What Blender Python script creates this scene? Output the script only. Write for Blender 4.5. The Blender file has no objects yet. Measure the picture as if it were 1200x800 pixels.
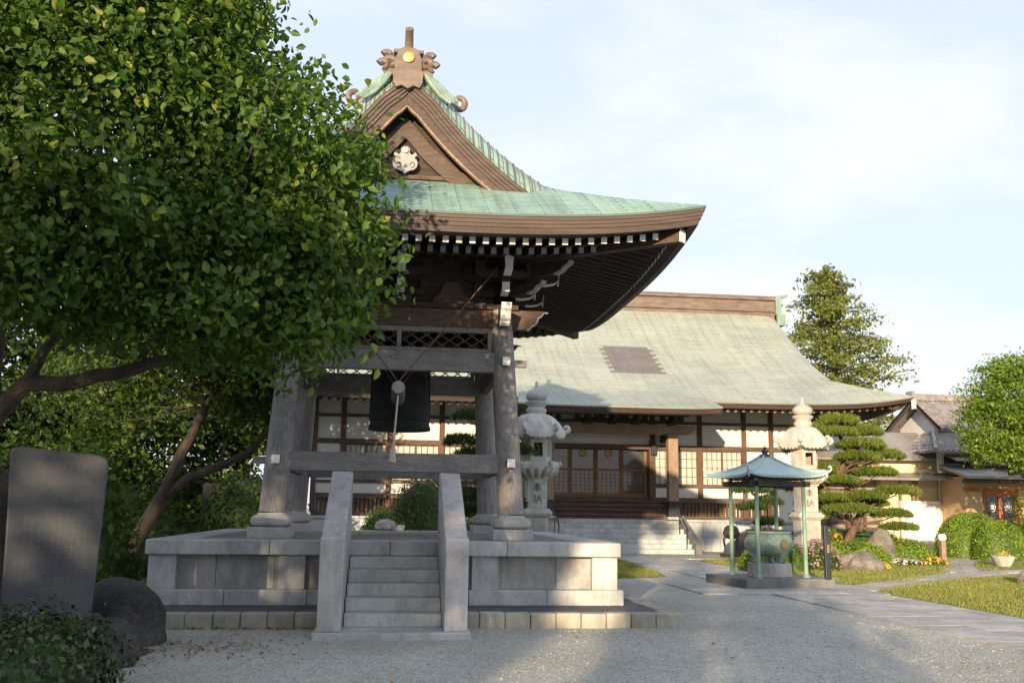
import bpy, bmesh, math, random
import numpy as np
from mathutils import Vector, Matrix
PI = math.pi
R = math.radians
random.seed(7)
rng = np.random.default_rng(7)
S = bpy.context.scene
COL = S.collection

# ------------------------------------------------------------------ camera
cam = bpy.data.cameras.new('camera')
cam.sensor_width = 36.0
cam.lens = 33.84
cam.clip_end = 3000
co = bpy.data.objects.new('camera', cam)
COL.objects.link(co)
th, ps, ro = R(9.84), R(7.0), 0.0131
F = Vector((math.sin(ps)*math.cos(th), math.cos(ps)*math.cos(th), math.sin(th)))
R0 = Vector((math.cos(ps), -math.sin(ps), 0))
U0 = R0.cross(F)
RR = R0*math.cos(ro) + U0*math.sin(ro)
UU = -R0*math.sin(ro) + U0*math.cos(ro)
mw = Matrix.Identity(4)
for i in range(3):
    mw[i][0] = RR[i]; mw[i][1] = UU[i]; mw[i][2] = -F[i]
mw[2][3] = 1.65
co.matrix_world = mw
S.camera = co

# ------------------------------------------------------------------ light
SUN_EL, SUN_AZ = R(8.7), R(200.0)      # azimuth clockwise from +Y
W = bpy.data.worlds.new('World')
S.world = W
W.use_nodes = True
nt = W.node_tree
nd, lk = nt.nodes, nt.links
bg = nd['Background']
sky = nd.new('ShaderNodeTexSky')
sky.sky_type = 'NISHITA'
sky.sun_disc = False
sky.sun_elevation = SUN_EL
sky.sun_rotation = SUN_AZ
sky.air_density = 1.0
sky.dust_density = 1.5
tc = nd.new('ShaderNodeTexCoord')
mp = nd.new('ShaderNodeMapping')
mp.inputs['Scale'].default_value = (1.3, 1.3, 3.6)
mp.inputs['Rotation'].default_value = (0.25, 0.35, 0.3)
lk.new(tc.outputs['Generated'], mp.inputs['Vector'])
cn = nd.new('ShaderNodeTexNoise')
cn.inputs['Scale'].default_value = 1.5
cn.inputs['Detail'].default_value = 7
cn.inputs['Roughness'].default_value = 0.52
cn.inputs['Distortion'].default_value = 0.35
lk.new(mp.outputs[0], cn.inputs['Vector'])
cr = nd.new('ShaderNodeValToRGB')
cr.color_ramp.elements[0].position = 0.44
cr.color_ramp.elements[0].color = (0.0, 0.0, 0.0, 1)
cr.color_ramp.elements[1].position = 0.66
cr.color_ramp.elements[1].color = (0.96, 0.96, 0.96, 1)
lk.new(cn.outputs['Fac'], cr.inputs['Fac'])
hz = nd.new('ShaderNodeMixRGB')               # thin high haze over the whole sky
hz.inputs['Fac'].default_value = 0.92
hz.inputs['Color2'].default_value = (1.28, 1.41, 1.82, 1)
lk.new(sky.outputs[0], hz.inputs['Color1'])
mxs = nd.new('ShaderNodeMixRGB')
mxs.inputs['Color2'].default_value = (1.84, 1.86, 1.93, 1)
lk.new(cr.outputs['Color'], mxs.inputs['Fac'])
lk.new(hz.outputs[0], mxs.inputs['Color1'])
lk.new(mxs.outputs[0], bg.inputs['Color'])
bg.inputs['Strength'].default_value = 0.15

sl = bpy.data.lights.new('sun', 'SUN')
sl.energy = 2.15
sl.color = (1.0, 0.76, 0.49)
sl.angle = R(0.6)
so = bpy.data.objects.new('sun', sl)
COL.objects.link(so)
sd = Vector((math.sin(SUN_AZ)*math.cos(SUN_EL), math.cos(SUN_AZ)*math.cos(SUN_EL), math.sin(SUN_EL)))
so.rotation_euler = sd.to_track_quat('Z', 'Y').to_euler()

vs = S.view_settings
vs.view_transform = 'Standard'
vs.look = 'None'
vs.gamma = 1
vs.use_curve_mapping = False
vs.exposure = 2.02
S.cycles.max_bounces = 6
S.cycles.transparent_max_bounces = 6

# ------------------------------------------------------------------ helpers
def V3(a): return Vector(a)

class MB:
    """collects shapes in world coordinates; build() links them as one mesh object"""
    def __init__(s):
        s.v = []; s.f = []; s.uv = []; s.hasuv = False; s.sm = []
    def add(s, vs, fs, uvs=None, smooth=False):
        o = len(s.v)
        s.v.extend([tuple(p) for p in vs])
        for i, f in enumerate(fs):
            s.f.append([o + k for k in f]); s.sm.append(smooth)
            if uvs is not None:
                s.hasuv = True
                s.uv.append([uvs[k] for k in f])
            else:
                s.uv.append([(0.0, 0.0)]*len(f))
        return s
    def box(s, x0, x1, y0, y1, z0, z1):
        vs = [(x0,y0,z0),(x1,y0,z0),(x1,y1,z0),(x0,y1,z0),(x0,y0,z1),(x1,y0,z1),(x1,y1,z1),(x0,y1,z1)]
        return s.add(vs, [(0,3,2,1),(4,5,6,7),(0,1,5,4),(1,2,6,5),(2,3,7,6),(3,0,4,7)])
    def beam(s, p0, p1, w, h, up=(0,0,1), w1=None, h1=None):
        p0, p1 = V3(p0), V3(p1)
        d = (p1-p0).normalized()
        u = V3(up)
        sd_ = d.cross(u)
        if sd_.length < 1e-5: sd_ = d.cross(V3((0,1,0)))
        sd_.normalize()
        u = sd_.cross(d).normalized()
        w1 = w if w1 is None else w1; h1 = h if h1 is None else h1
        vs = []
        for p, a, b in ((p0, w, h), (p1, w1, h1)):
            for i, j in ((-1,-1),(1,-1),(1,1),(-1,1)):
                vs.append(p + sd_*(i*a/2) + u*(j*b/2))
        return s.add(vs, [(0,3,2,1),(4,5,6,7),(0,1,5,4),(1,2,6,5),(2,3,7,6),(3,0,4,7)])
    def tube(s, pts, rad, n=8, cap=True):
        pts = [V3(p) for p in pts]
        if not hasattr(rad, '__len__'): rad = [rad]*len(pts)
        vs = []; fs = []
        ref = V3((0.31, 0.17, 0.93))
        prev = None
        for i, p in enumerate(pts):
            a = pts[max(i-1, 0)]; b = pts[min(i+1, len(pts)-1)]
            d = (b-a).normalized()
            if prev is None:
                sx = d.cross(ref)
                if sx.length < 0.05: sx = d.cross(V3((1,0,0)))
            else:
                sx = prev - d*prev.dot(d)
            sx.normalize(); prev = sx
            sy = d.cross(sx)
            for k in range(n):
                t = 2*PI*k/n
                vs.append(p + (sx*math.cos(t) + sy*math.sin(t))*rad[i])
        for i in range(len(pts)-1):
            for k in range(n):
                k2 = (k+1) % n
                fs.append((i*n+k, i*n+k2, (i+1)*n+k2, (i+1)*n+k))
        s.add(vs, fs, smooth=True)
        if cap:
            o = len(vs)-n
            s.add(vs[:n], [tuple(reversed(range(n)))])
            s.add(vs[o:], [tuple(range(n))])
        return s
    def lathe(s, prof, cx, cy, n=24, rot=0.0, smooth=True, sx=1, sy=1):
        vs = []; fs = []
        for r_, z in prof:
            for k in range(n):
                t = 2*PI*k/n + rot
                vs.append((cx + r_*math.cos(t)*sx, cy + r_*math.sin(t)*sy, z))
        m = len(prof)
        for i in range(m-1):
            for k in range(n):
                k2 = (k+1) % n
                fs.append((i*n+k, i*n+k2, (i+1)*n+k2, (i+1)*n+k))
        fs.append(tuple(reversed(range(n))))
        fs.append(tuple((m-1)*n+k for k in range(n)))
        return s.add(vs, fs, smooth=smooth)
    def prism(s, poly, o, u, v, d):
        """polygon in the plane (u, v) at o, extruded along d"""
        o, u, v, d = V3(o), V3(u), V3(v), V3(d)
        n = len(poly)
        a = [o + u*p[0] + v*p[1] for p in poly]
        b = [p + d for p in a]
        fs = [tuple(reversed(range(n))), tuple(range(n, 2*n))]
        for k in range(n):
            k2 = (k+1) % n
            fs.append((k, k2, n+k2, n+k))
        return s.add(a+b, fs)
    def grid(s, rows, uvrows=None, smooth=True, flip=False):
        m = len(rows[0])
        vs = [p for r_ in rows for p in r_]
        uv = [p for r_ in uvrows for p in r_] if uvrows else None
        fs = []
        for i in range(len(rows)-1):
            for k in range(m-1):
                q = (i*m+k, i*m+k+1, (i+1)*m+k+1, (i+1)*m+k)
                fs.append(tuple(reversed(q)) if flip else q)
        return s.add(vs, fs, uv, smooth)
    def build(s, name, material, parent=None, bevel=0.0, fix=True, sharp=35, seg=2):
        me = bpy.data.meshes.new(name)
        off = parent_origin(parent)
        me.from_pydata([(a-off[0], b-off[1], c-off[2]) for a, b, c in s.v], [], s.f)
        if s.hasuv:
            ul = me.uv_layers.new(name='UVMap')
            ul.data.foreach_set('uv', [c for f in s.uv for q in f for c in q])
        me.polygons.foreach_set('use_smooth', s.sm)
        if fix and len(s.f) < 30000:
            bm = bmesh.new(); bm.from_mesh(me)
            bmesh.ops.remove_doubles(bm, verts=bm.verts, dist=1e-5) if any(s.sm) and not s.hasuv else None
            bmesh.ops.recalc_face_normals(bm, faces=bm.faces)
            bm.to_mesh(me); bm.free()
        if any(s.sm): me.set_sharp_from_angle(angle=R(sharp))
        me.materials.append(material)
        ob = bpy.data.objects.new(name, me)
        COL.objects.link(ob)
        if parent is not None: ob.parent = parent
        if bevel > 0:
            m = ob.modifiers.new('bevel', 'BEVEL')
            m.width = bevel; m.segments = seg; m.limit_method = 'ANGLE'; m.angle_limit = R(40)
        return ob

def parent_origin(p):
    o = Vector((0, 0, 0))
    while p is not None:
        o = o + p.location; p = p.parent
    return o

def tag(o, label=None, cat=None, group=None, kind=None):
    if label: o['label'] = label
    if cat: o['category'] = cat
    if group: o['group'] = group
    if kind: o['kind'] = kind
    return o

def thing(name, label, cat, loc, group=None):
    o = bpy.data.objects.new(name, None)
    o.empty_display_size = 0.3
    COL.objects.link(o)
    o.location = loc
    return tag(o, label, cat, group)

def copy_tree(o, parent=None):
    c = o.copy(); COL.objects.link(c)
    if parent is not None: c.parent = parent
    for ch in list(o.children): copy_tree(ch, c)
    return c

def fast_mesh(name, verts, faces_n, material, parent=None):
    """verts (N*k,3) with every k successive vertices one face"""
    off = np.array(parent_origin(parent))
    v = (verts - off).astype(np.float32)
    n = len(v); nf = n//faces_n
    me = bpy.data.meshes.new(name)
    me.vertices.add(n); me.vertices.foreach_set('co', v.ravel())
    me.loops.add(n); me.loops.foreach_set('vertex_index', np.arange(n, dtype=np.int32))
    me.polygons.add(nf)
    me.polygons.foreach_set('loop_start', np.arange(0, n, faces_n, dtype=np.int32))
    me.polygons.foreach_set('loop_total', np.full(nf, faces_n, dtype=np.int32))
    me.update(calc_edges=True)
    me.materials.append(material)
    ob = bpy.data.objects.new(name, me)
    COL.objects.link(ob)
    if parent is not None: ob.parent = parent
    return ob

# ------------------------------------------------------------------ materials
def _new(name):
    m = bpy.data.materials.new(name); m.use_nodes = True
    t = m.node_tree
    return m, t.nodes, t.links, t.nodes['Principled BSDF']

def ramp(nd, stops):
    r_ = nd.new('ShaderNodeValToRGB')
    e = r_.color_ramp.elements
    while len(e) < len(stops): e.new(0.5)
    for k, (p, c) in enumerate(stops):
        e[k].position = p; e[k].color = (*c, 1)
    return r_

def noise(nd, lk, src, scale, detail=4, rough=0.55, stretch=None, dist=0.0):
    n = nd.new('ShaderNodeTexNoise')
    n.inputs['Scale'].default_value = scale; n.inputs['Detail'].default_value = detail
    n.inputs['Roughness'].default_value = rough; n.inputs['Distortion'].default_value = dist
    if stretch:
        mp_ = nd.new('ShaderNodeMapping'); mp_.inputs['Scale'].default_value = stretch
        lk.new(src, mp_.inputs['Vector']); lk.new(mp_.outputs[0], n.inputs['Vector'])
    else:
        lk.new(src, n.inputs['Vector'])
    return n.outputs['Fac']

def mixc(nd, lk, fac, a, b, mode='MIX'):
    m = nd.new('ShaderNodeMixRGB'); m.blend_type = mode
    for k, x in (('Fac', fac), ('Color1', a), ('Color2', b)):
        if isinstance(x, (int, float)): m.inputs[k].default_value = x
        elif isinstance(x, tuple): m.inputs[k].default_value = (*x, 1)
        else: lk.new(x, m.inputs[k])
    return m.outputs[0]

def bump(nd, lk, p, h, strength, dist=0.02):
    b = nd.new('ShaderNodeBump'); b.inputs['Strength'].default_value = strength
    b.inputs['Distance'].default_value = dist
    lk.new(h, b.inputs['Height']); lk.new(b.outputs[0], p.inputs['Normal'])

def simple(name, c1, c2, scale=6, rough=0.7, bmp=0.15, stretch=None, metal=0.0, spec=0.4, fine=None, detail=5):
    m, nd, lk, p = _new(name)
    t = nd.new('ShaderNodeTexCoord').outputs['Object']
    n1 = noise(nd, lk, t, scale, detail, 0.6, stretch)
    r_ = ramp(nd, [(0.3, c1), (0.7, c2)]); lk.new(n1, r_.inputs['Fac'])
    col = r_.outputs[0]
    if fine:
        n2 = noise(nd, lk, t, fine[0], 3, 0.7)
        rr = ramp(nd, [(0.35, (1-fine[1],)*3), (0.65, (1+fine[1],)*3)]); lk.new(n2, rr.inputs['Fac'])
        col = mixc(nd, lk, 1.0, col, rr.outputs[0], 'MULTIPLY')
        h = n2
    else: h = n1
    lk.new(col, p.inputs['Base Color'])
    p.inputs['Roughness'].default_value = rough; p.inputs['Metallic'].default_value = metal
    p.inputs['Specular IOR Level'].default_value = spec
    if bmp: bump(nd, lk, p, h, bmp)
    return m

def granite(name, base, var=0.25, stain=0.3, speck=1.0, block=False, rough=0.75):
    m, nd, lk, p = _new(name)
    t = nd.new('ShaderNodeTexCoord').outputs['Object']
    v = nd.new('ShaderNodeTexNoise'); v.inputs['Scale'].default_value = 85; v.inputs['Detail'].default_value = 4
    v.inputs['Roughness'].default_value = 0.9
    lk.new(t, v.inputs['Vector'])
    k = speck
    r_ = ramp(nd, [(0.30, tuple(c*(1-0.55*k) for c in base)), (0.46, base), (0.56, tuple(c*1.08 for c in base)), (0.70, tuple(min(1, c*(1+0.5*k)) for c in base))])
    lk.new(v.outputs['Fac'], r_.inputs['Fac'])
    n2 = noise(nd, lk, t, 1.3, 6, 0.65)
    r2 = ramp(nd, [(0.3, (1-stain, 1-stain*0.95, 1-stain*1.05)), (0.62, (1+var*0.3,)*3)])
    lk.new(n2, r2.inputs['Fac'])
    col = mixc(nd, lk, 1.0, r_.outputs[0], r2.outputs[0], 'MULTIPLY')
    n3 = noise(nd, lk, t, 5.0, 5, 0.7, (1, 1, 0.35))
    r3 = ramp(nd, [(0.34, (0.77, 0.77, 0.75)), (0.56, (1.05, 1.05, 1.05))]); lk.new(n3, r3.inputs['Fac'])
    col = mixc(nd, lk, 1.0, col, r3.outputs[0], 'MULTIPLY')
    if block:
        g = nd.new('ShaderNodeNewGeometry')
        r4 = ramp(nd, [(0, (0.8, 0.8, 0.78)), (1, (1.12, 1.1, 1.06))]); lk.new(g.outputs['Random Per Island'], r4.inputs['Fac'])
        col = mixc(nd, lk, 1.0, col, r4.outputs[0], 'MULTIPLY')
    lk.new(col, p.inputs['Base Color'])
    p.inputs['Roughness'].default_value = rough
    p.inputs['Specular IOR Level'].default_value = 0.3
    bump(nd, lk, p, v.outputs['Fac'], 0.25, 0.006)
    return m

def wood(name, c1, c2, axis='z', scale=5, rough=0.75, strong=1.0):
    m, nd, lk, p = _new(name)
    t = nd.new('ShaderNodeTexCoord').outputs['Object']
    st = {'x': (0.16, 1, 1), 'y': (1, 0.16, 1), 'z': (1, 1, 0.16)}[axis]
    n1 = noise(nd, lk, t, scale, 3, 0.5, st, 0.8)
    # rings of the grain from a folded noise
    w = nd.new('ShaderNodeMath'); w.operation = 'MULTIPLY'; w.inputs[1].default_value = 9.0
    lk.new(n1, w.inputs[0])
    fr = nd.new('ShaderNodeMath'); fr.operation = 'PINGPONG'; fr.inputs[1].default_value = 0.5
    lk.new(w.outputs[0], fr.inputs[0])
    mm = nd.new('ShaderNodeMath'); mm.operation = 'MULTIPLY'; mm.inputs[1].default_value = 2.0
    lk.new(fr.outputs[0], mm.inputs[0])
    n2 = noise(nd, lk, t, scale*14, 3, 0.7, st)
    mid = tuple((a+b)/2 for a, b in zip(c1, c2))
    k = strong
    r_ = ramp(nd, [(0.0, tuple(a*(1-k*.5)+b*k*.5 for a, b in zip(mid, c1))), (1.0, tuple(a*(1-k*.6)+b*k*.6 for a, b in zip(mid, c2)))])
    lk.new(mm.outputs[0], r_.inputs['Fac'])
    r2 = ramp(nd, [(0.3, (0.72,)*3), (0.7, (1.2,)*3)]); lk.new(n2, r2.inputs['Fac'])
    col = mixc(nd, lk, 1.0, r_.outputs[0], r2.outputs[0], 'MULTIPLY')
    n3 = noise(nd, lk, t, 1.1, 4, 0.6)
    r3 = ramp(nd, [(0.3, (0.78, 0.77, 0.76)), (0.65, (1.12, 1.11, 1.1))]); lk.new(n3, r3.inputs['Fac'])
    col = mixc(nd, lk, 1.0, col, r3.outputs[0], 'MULTIPLY')
    lk.new(col, p.inputs['Base Color'])
    p.inputs['Roughness'].default_value = rough
    p.inputs['Specular IOR Level'].default_value = 0.25
    bump(nd, lk, p, n2, 0.3, 0.004)
    return m

def copper(name, c1, c2, dark, bw, rh, stain, streak, metal=0.0):
    """patinated copper sheet roofing: courses from the UV map (metres)"""
    m, nd, lk, p = _new(name)
    uv = nd.new('ShaderNodeTexCoord').outputs['UV']
    ob = nd.new('ShaderNodeTexCoord').outputs['Object']
    b = nd.new('ShaderNodeTexBrick')
    b.inputs['Scale'].default_value = 1.0
    b.inputs['Brick Width'].default_value = bw; b.inputs['Row Height'].default_value = rh
    b.inputs['Mortar Size'].default_value = 0.012; b.inputs['Mortar Smooth'].default_value = 0.3
    b.inputs['Color1'].default_value = (*c1, 1); b.inputs['Color2'].default_value = (*c2, 1)
    b.inputs['Mortar'].default_value = (*dark, 1)
    lk.new(uv, b.inputs['Vector'])
    n1 = noise(nd, lk, ob, 0.45, 6, 0.62)
    r1 = ramp(nd, [(0.36, stain), (0.6, (1.06, 1.06, 1.04))]); lk.new(n1, r1.inputs['Fac'])
    col = mixc(nd, lk, 1.0, b.outputs['Color'], r1.outputs[0], 'MULTIPLY')
    mp_ = nd.new('ShaderNodeMapping'); mp_.inputs['Scale'].default_value = (2.2, 0.12, 1); lk.new(uv, mp_.inputs['Vector'])
    n2 = nd.new('ShaderNodeTexNoise'); n2.inputs['Scale'].default_value = 2.0; n2.inputs['Detail'].default_value = 5
    n2.inputs['Roughness'].default_value = 0.7
    lk.new(mp_.outputs[0], n2.inputs['Vector'])
    r2 = ramp(nd, [(0.30, streak), (0.55, (1.04, 1.04, 1.04))]); lk.new(n2.outputs['Fac'], r2.inputs['Fac'])
    col = mixc(nd, lk, 1.0, col, r2.outputs[0], 'MULTIPLY')
    n3 = noise(nd, lk, ob, 14, 4, 0.7)
    r3 = ramp(nd, [(0.3, (0.86, 0.86, 0.86)), (0.7, (1.12, 1.12, 1.12))]); lk.new(n3, r3.inputs['Fac'])
    col = mixc(nd, lk, 1.0, col, r3.outputs[0], 'MULTIPLY')
    lk.new(col, p.inputs['Base Color'])
    p.inputs['Roughness'].default_value = 0.6
    p.inputs['Specular IOR Level'].default_value = 0.35
    inv = nd.new('ShaderNodeMath'); inv.operation = 'SUBTRACT'; inv.inputs[0].default_value = 1.0
    lk.new(b.outputs['Fac'], inv.inputs[1])
    bump(nd, lk, p, inv.outputs[0], 0.5, 0.012)
    return m

def leafmat(name, cols, trans=0.35, rough=0.5, spec=0.35, pos=None):
    m, nd, lk, p = _new(name)
    g = nd.new('ShaderNodeNewGeometry')
    n = len(cols)
    r_ = ramp(nd, [(pos[k] if pos else k/(n-1), c) for k, c in enumerate(cols)])
    lk.new(g.outputs['Random Per Island'], r_.inputs['Fac'])
    ob = nd.new('ShaderNodeTexCoord').outputs['Object']
    n1 = noise(nd, lk, ob, 0.8, 3)
    r1 = ramp(nd, [(0.3, (0.8, 0.85, 0.8)), (0.7, (1.2, 1.15, 1.1))]); lk.new(n1, r1.inputs['Fac'])
    col = mixc(nd, lk, 1.0, r_.outputs[0], r1.outputs[0], 'MULTIPLY')
    lk.new(col, p.inputs['Base Color'])
    p.inputs['Roughness'].default_value = rough
    p.inputs['Specular IOR Level'].default_value = spec
    tr = nd.new('ShaderNodeBsdfTranslucent')
    c2 = mixc(nd, lk, 1.0, col, (1.5, 1.35, 0.6), 'MULTIPLY')
    lk.new(c2, tr.inputs['Color'])
    mx = nd.new('ShaderNodeMixShader'); mx.inputs[0].default_value = trans
    lk.new(p.outputs[0], mx.inputs[1]); lk.new(tr.outputs[0], mx.inputs[2])
    lk.new(mx.outputs[0], nd['Material Output'].inputs['Surface'])
    return m

def ground_mat(name, c1, c2, c3, scale, big, rough=0.95, bs=(0.6, 0.02)):
    m, nd, lk, p = _new(name)
    t = nd.new('ShaderNodeTexCoord').outputs['Object']
    v = nd.new('ShaderNodeTexVoronoi'); v.inputs['Scale'].default_value = scale
    lk.new(t, v.inputs['Vector'])
    sep = nd.new('ShaderNodeSeparateColor'); lk.new(v.outputs['Color'], sep.inputs[0])
    r_ = ramp(nd, [(0.0, c1), (0.5, c2), (1.0, c3)]); lk.new(sep.outputs[0], r_.inputs['Fac'])
    n1 = noise(nd, lk, t, big, 6, 0.6)
    r1 = ramp(nd, [(0.32, (0.80, 0.79, 0.76)), (0.68, (1.12, 1.12, 1.13))]); lk.new(n1, r1.inputs['Fac'])
    col = mixc(nd, lk, 1.0, r_.outputs[0], r1.outputs[0], 'MULTIPLY')
    n2 = noise(nd, lk, t, 7.0, 5, 0.7)
    r2 = ramp(nd, [(0.3, (0.86, 0.86, 0.85)), (0.7, (1.1, 1.1, 1.1))]); lk.new(n2, r2.inputs['Fac'])
    col = mixc(nd, lk, 1.0, col, r2.outputs[0], 'MULTIPLY')
    lk.new(col, p.inputs['Base Color'])
    p.inputs['Roughness'].default_value = rough
    p.inputs['Specular IOR Level'].default_value = 0.2
    bump(nd, lk, p, v.outputs['Distance'], *bs)
    return m

M = {}
M['gravel'] = ground_mat('gravel', (0.27, 0.282, 0.25), (0.385, 0.398, 0.355), (0.51, 0.515, 0.465), 46, 0.35, bs=(0.7, 0.02))
M['pebble'] = simple('pebble', (0.22, 0.225, 0.20), (0.40, 0.40, 0.365), 30, 0.9, 0.0)
M['soil'] = ground_mat('soil', (0.05, 0.04, 0.028), (0.10, 0.085, 0.06), (0.17, 0.13, 0.09), 30, 0.8)
M['lawn'] = ground_mat('lawn', (0.13, 0.155, 0.035), (0.20, 0.225, 0.06), (0.29, 0.28, 0.10), 24, 0.6)
M['granite'] = granite('granite', (0.435, 0.445, 0.445))
M['granite_step'] = granite('granite_step', (0.43, 0.455, 0.445), stain=0.25)
M['granite_pink'] = granite('granite_pink', (0.455, 0.445, 0.44), stain=0.2)
M['granite_white'] = granite('granite_white', (0.47, 0.465, 0.44), stain=0.4, speck=0.6)
M['granite_warm'] = granite('granite_warm', (0.44, 0.405, 0.37), stain=0.35, speck=0.6)
M['granite_panel'] = granite('granite_panel', (0.36, 0.36, 0.35), stain=0.3)
M['kerb_stone'] = granite('kerb_stone', (0.37, 0.355, 0.305), stain=0.4, block=True, speck=0.8)
M['hall_stone'] = granite('hall_stone', (0.42, 0.45, 0.46), stain=0.2, speck=0.4)
M['paving'] = granite('paving', (0.40, 0.39, 0.37), stain=0.25, speck=0.5, block=True)
M['flag'] = granite('flag', (0.42, 0.38, 0.33), stain=0.3, speck=0.5, block=True)
M['top_paving'] = granite('top_paving', (0.235, 0.225, 0.20), stain=0.3, speck=0.4)
M['asphalt'] = granite('asphalt', (0.085, 0.09, 0.10), stain=0.25, speck=0.7)
M['slab_dark'] = granite('slab_dark', (0.17, 0.18, 0.185), stain=0.25, speck=0.4)
M['rock'] = simple('rock', (0.075, 0.07, 0.062), (0.25, 0.225, 0.19), 3.0, 0.85, 0.5, fine=(22, 0.35))
M['rock_dark'] = simple('rock_dark', (0.026, 0.025, 0.023), (0.07, 0.066, 0.06), 3.0, 0.9, 0.5, fine=(22, 0.35))
M['white_rock'] = simple('white_rock', (0.5, 0.48, 0.44), (0.72, 0.70, 0.66), 4, 0.8, 0.3, fine=(25, 0.15))
M['monument'] = simple('monument', (0.042, 0.048, 0.054), (0.08, 0.087, 0.095), 1.2, 0.5, 0.1, fine=(160, 0.2))
M['monument_text'] = simple('monument_text', (0.105, 0.11, 0.115), (0.15, 0.155, 0.16), 9, 0.8, 0.0)
M['monument_edge'] = simple('monument_edge', (0.035, 0.03, 0.024), (0.10, 0.08, 0.06), 3, 0.85, 0.5, fine=(20, 0.3))
M['grey_wood_z'] = wood('grey_wood_z', (0.19, 0.183, 0.178), (0.33, 0.322, 0.312), 'z', 4.5)
M['grey_wood_x'] = wood('grey_wood_x', (0.185, 0.178, 0.174), (0.315, 0.307, 0.298), 'x', 4.5)
M['grey_wood_y'] = wood('grey_wood_y', (0.12, 0.105, 0.092), (0.21, 0.19, 0.175), 'y', 4.5)
M['brown_wood_x'] = wood('brown_wood_x', (0.075, 0.052, 0.04), (0.15, 0.11, 0.088), 'x', 4)
M['brown_wood_y'] = wood('brown_wood_y', (0.065, 0.045, 0.035), (0.13, 0.095, 0.075), 'y', 4)
M['brown_wood_z'] = wood('brown_wood_z', (0.085, 0.05, 0.033), (0.17, 0.105, 0.07), 'z', 4)
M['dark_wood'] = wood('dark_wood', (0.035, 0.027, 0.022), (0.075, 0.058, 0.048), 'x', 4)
M['porch_wood'] = wood('porch_wood', (0.20, 0.14, 0.10), (0.36, 0.27, 0.20), 'z', 4)
M['door_wood'] = wood('door_wood', (0.16, 0.092, 0.045), (0.27, 0.165, 0.085), 'z', 5, strong=0.6)
M['orange_wood'] = wood('orange_wood', (0.30, 0.11, 0.035), (0.46, 0.19, 0.07), 'z', 5, strong=0.6)
M['fascia'] = simple('fascia', (0.05, 0.036, 0.031), (0.10, 0.07, 0.06), 2.2, 0.55, 0.2, stretch=(0.35, 0.35, 6.0), fine=(35, 0.15))
M['hafu'] = wood('hafu', (0.07, 0.054, 0.045), (0.13, 0.10, 0.083), 'x', 4)
M['white_paint'] = simple('white_paint', (0.72, 0.70, 0.66), (0.84, 0.82, 0.79), 9, 0.6, 0.05)
M['grey_paint'] = simple('grey_paint', (0.26, 0.26, 0.255), (0.36, 0.36, 0.35), 9, 0.7, 0.05)
M['plaster'] = simple('plaster', (0.58, 0.57, 0.545), (0.68, 0.67, 0.65), 0.9, 0.85, 0.05, fine=(60, 0.04))
M['cream'] = simple('cream', (0.62, 0.54, 0.36), (0.70, 0.62, 0.43), 0.9, 0.85, 0.05, fine=(60, 0.05))
M['ochre'] = simple('ochre', (0.44, 0.30, 0.17), (0.52, 0.36, 0.21), 0.9, 0.85, 0.05, fine=(60, 0.05))
M['patina'] = copper('patina', (0.235, 0.375, 0.325), (0.29, 0.43, 0.37), (0.10, 0.15, 0.13), 0.85, 0.115, (0.75, 0.78, 0.78), (0.62, 0.60, 0.56))
M['patina_plain'] = simple('patina_plain', (0.22, 0.36, 0.31), (0.36, 0.50, 0.43), 3, 0.6, 0.1, fine=(30, 0.15))
M['hall_copper'] = copper('hall_copper', (0.30, 0.335, 0.285), (0.35, 0.38, 0.33), (0.17, 0.185, 0.16), 1.2, 0.21, (0.85, 0.88, 0.87), (0.84, 0.81, 0.77))
M['vent'] = copper('vent', (0.165, 0.15, 0.145), (0.19, 0.172, 0.167), (0.11, 0.10, 0.095), 1.2, 0.21, (0.9, 0.9, 0.9), (0.9, 0.9, 0.9))
M['patina_fin'] = simple('patina_fin', (0.13, 0.20, 0.17), (0.24, 0.33, 0.28), 5, 0.6, 0.1, fine=(30, 0.2))
M['eave_lip'] = simple('eave_lip', (0.40, 0.52, 0.45), (0.52, 0.64, 0.56), 3, 0.55, 0.05)
M['brown_copper'] = simple('brown_copper', (0.10, 0.075, 0.062), (0.20, 0.155, 0.125), 1.6, 0.5, 0.1, stretch=(1, 1, 4), fine=(30, 0.12))
M['aqua_copper'] = simple('aqua_copper', (0.30, 0.42, 0.41), (0.40, 0.52, 0.50), 2.2, 0.5, 0.1, fine=(25, 0.1))
M['green_post'] = simple('green_post', (0.15, 0.27, 0.20), (0.25, 0.38, 0.29), 3, 0.5, 0.1, stretch=(3, 3, 0.6), fine=(30, 0.12))
M['cauldron'] = simple('cauldron', (0.16, 0.26, 0.20), (0.34, 0.44, 0.36), 2.4, 0.42, 0.15, metal=0.25, fine=(18, 0.2))
M['bronze_dark'] = simple('bronze_dark', (0.014, 0.015, 0.014), (0.03, 0.031, 0.029), 3, 0.72, 0.15, spec=0.2, fine=(30, 0.2))
M['iron'] = simple('iron', (0.035, 0.035, 0.04), (0.075, 0.072, 0.075), 4, 0.55, 0.2, metal=0.2)
M['black_metal'] = simple('black_metal', (0.022, 0.027, 0.034), (0.035, 0.042, 0.05), 3, 0.4, 0.05)
M['handrail'] = simple('handrail', (0.06, 0.05, 0.045), (0.11, 0.095, 0.085), 4, 0.4, 0.05, metal=0.4)
M['gold'] = simple('gold', (0.75, 0.46, 0.10), (0.95, 0.66, 0.22), 6, 0.32, 0.05, metal=0.75)
M['dull_gold'] = simple('dull_gold', (0.24, 0.17, 0.07), (0.36, 0.26, 0.11), 12, 0.5, 0.1, metal=0.3)
M['rope'] = simple('rope', (0.12, 0.08, 0.05), (0.19, 0.13, 0.09), 40, 0.9, 0.3)
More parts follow.
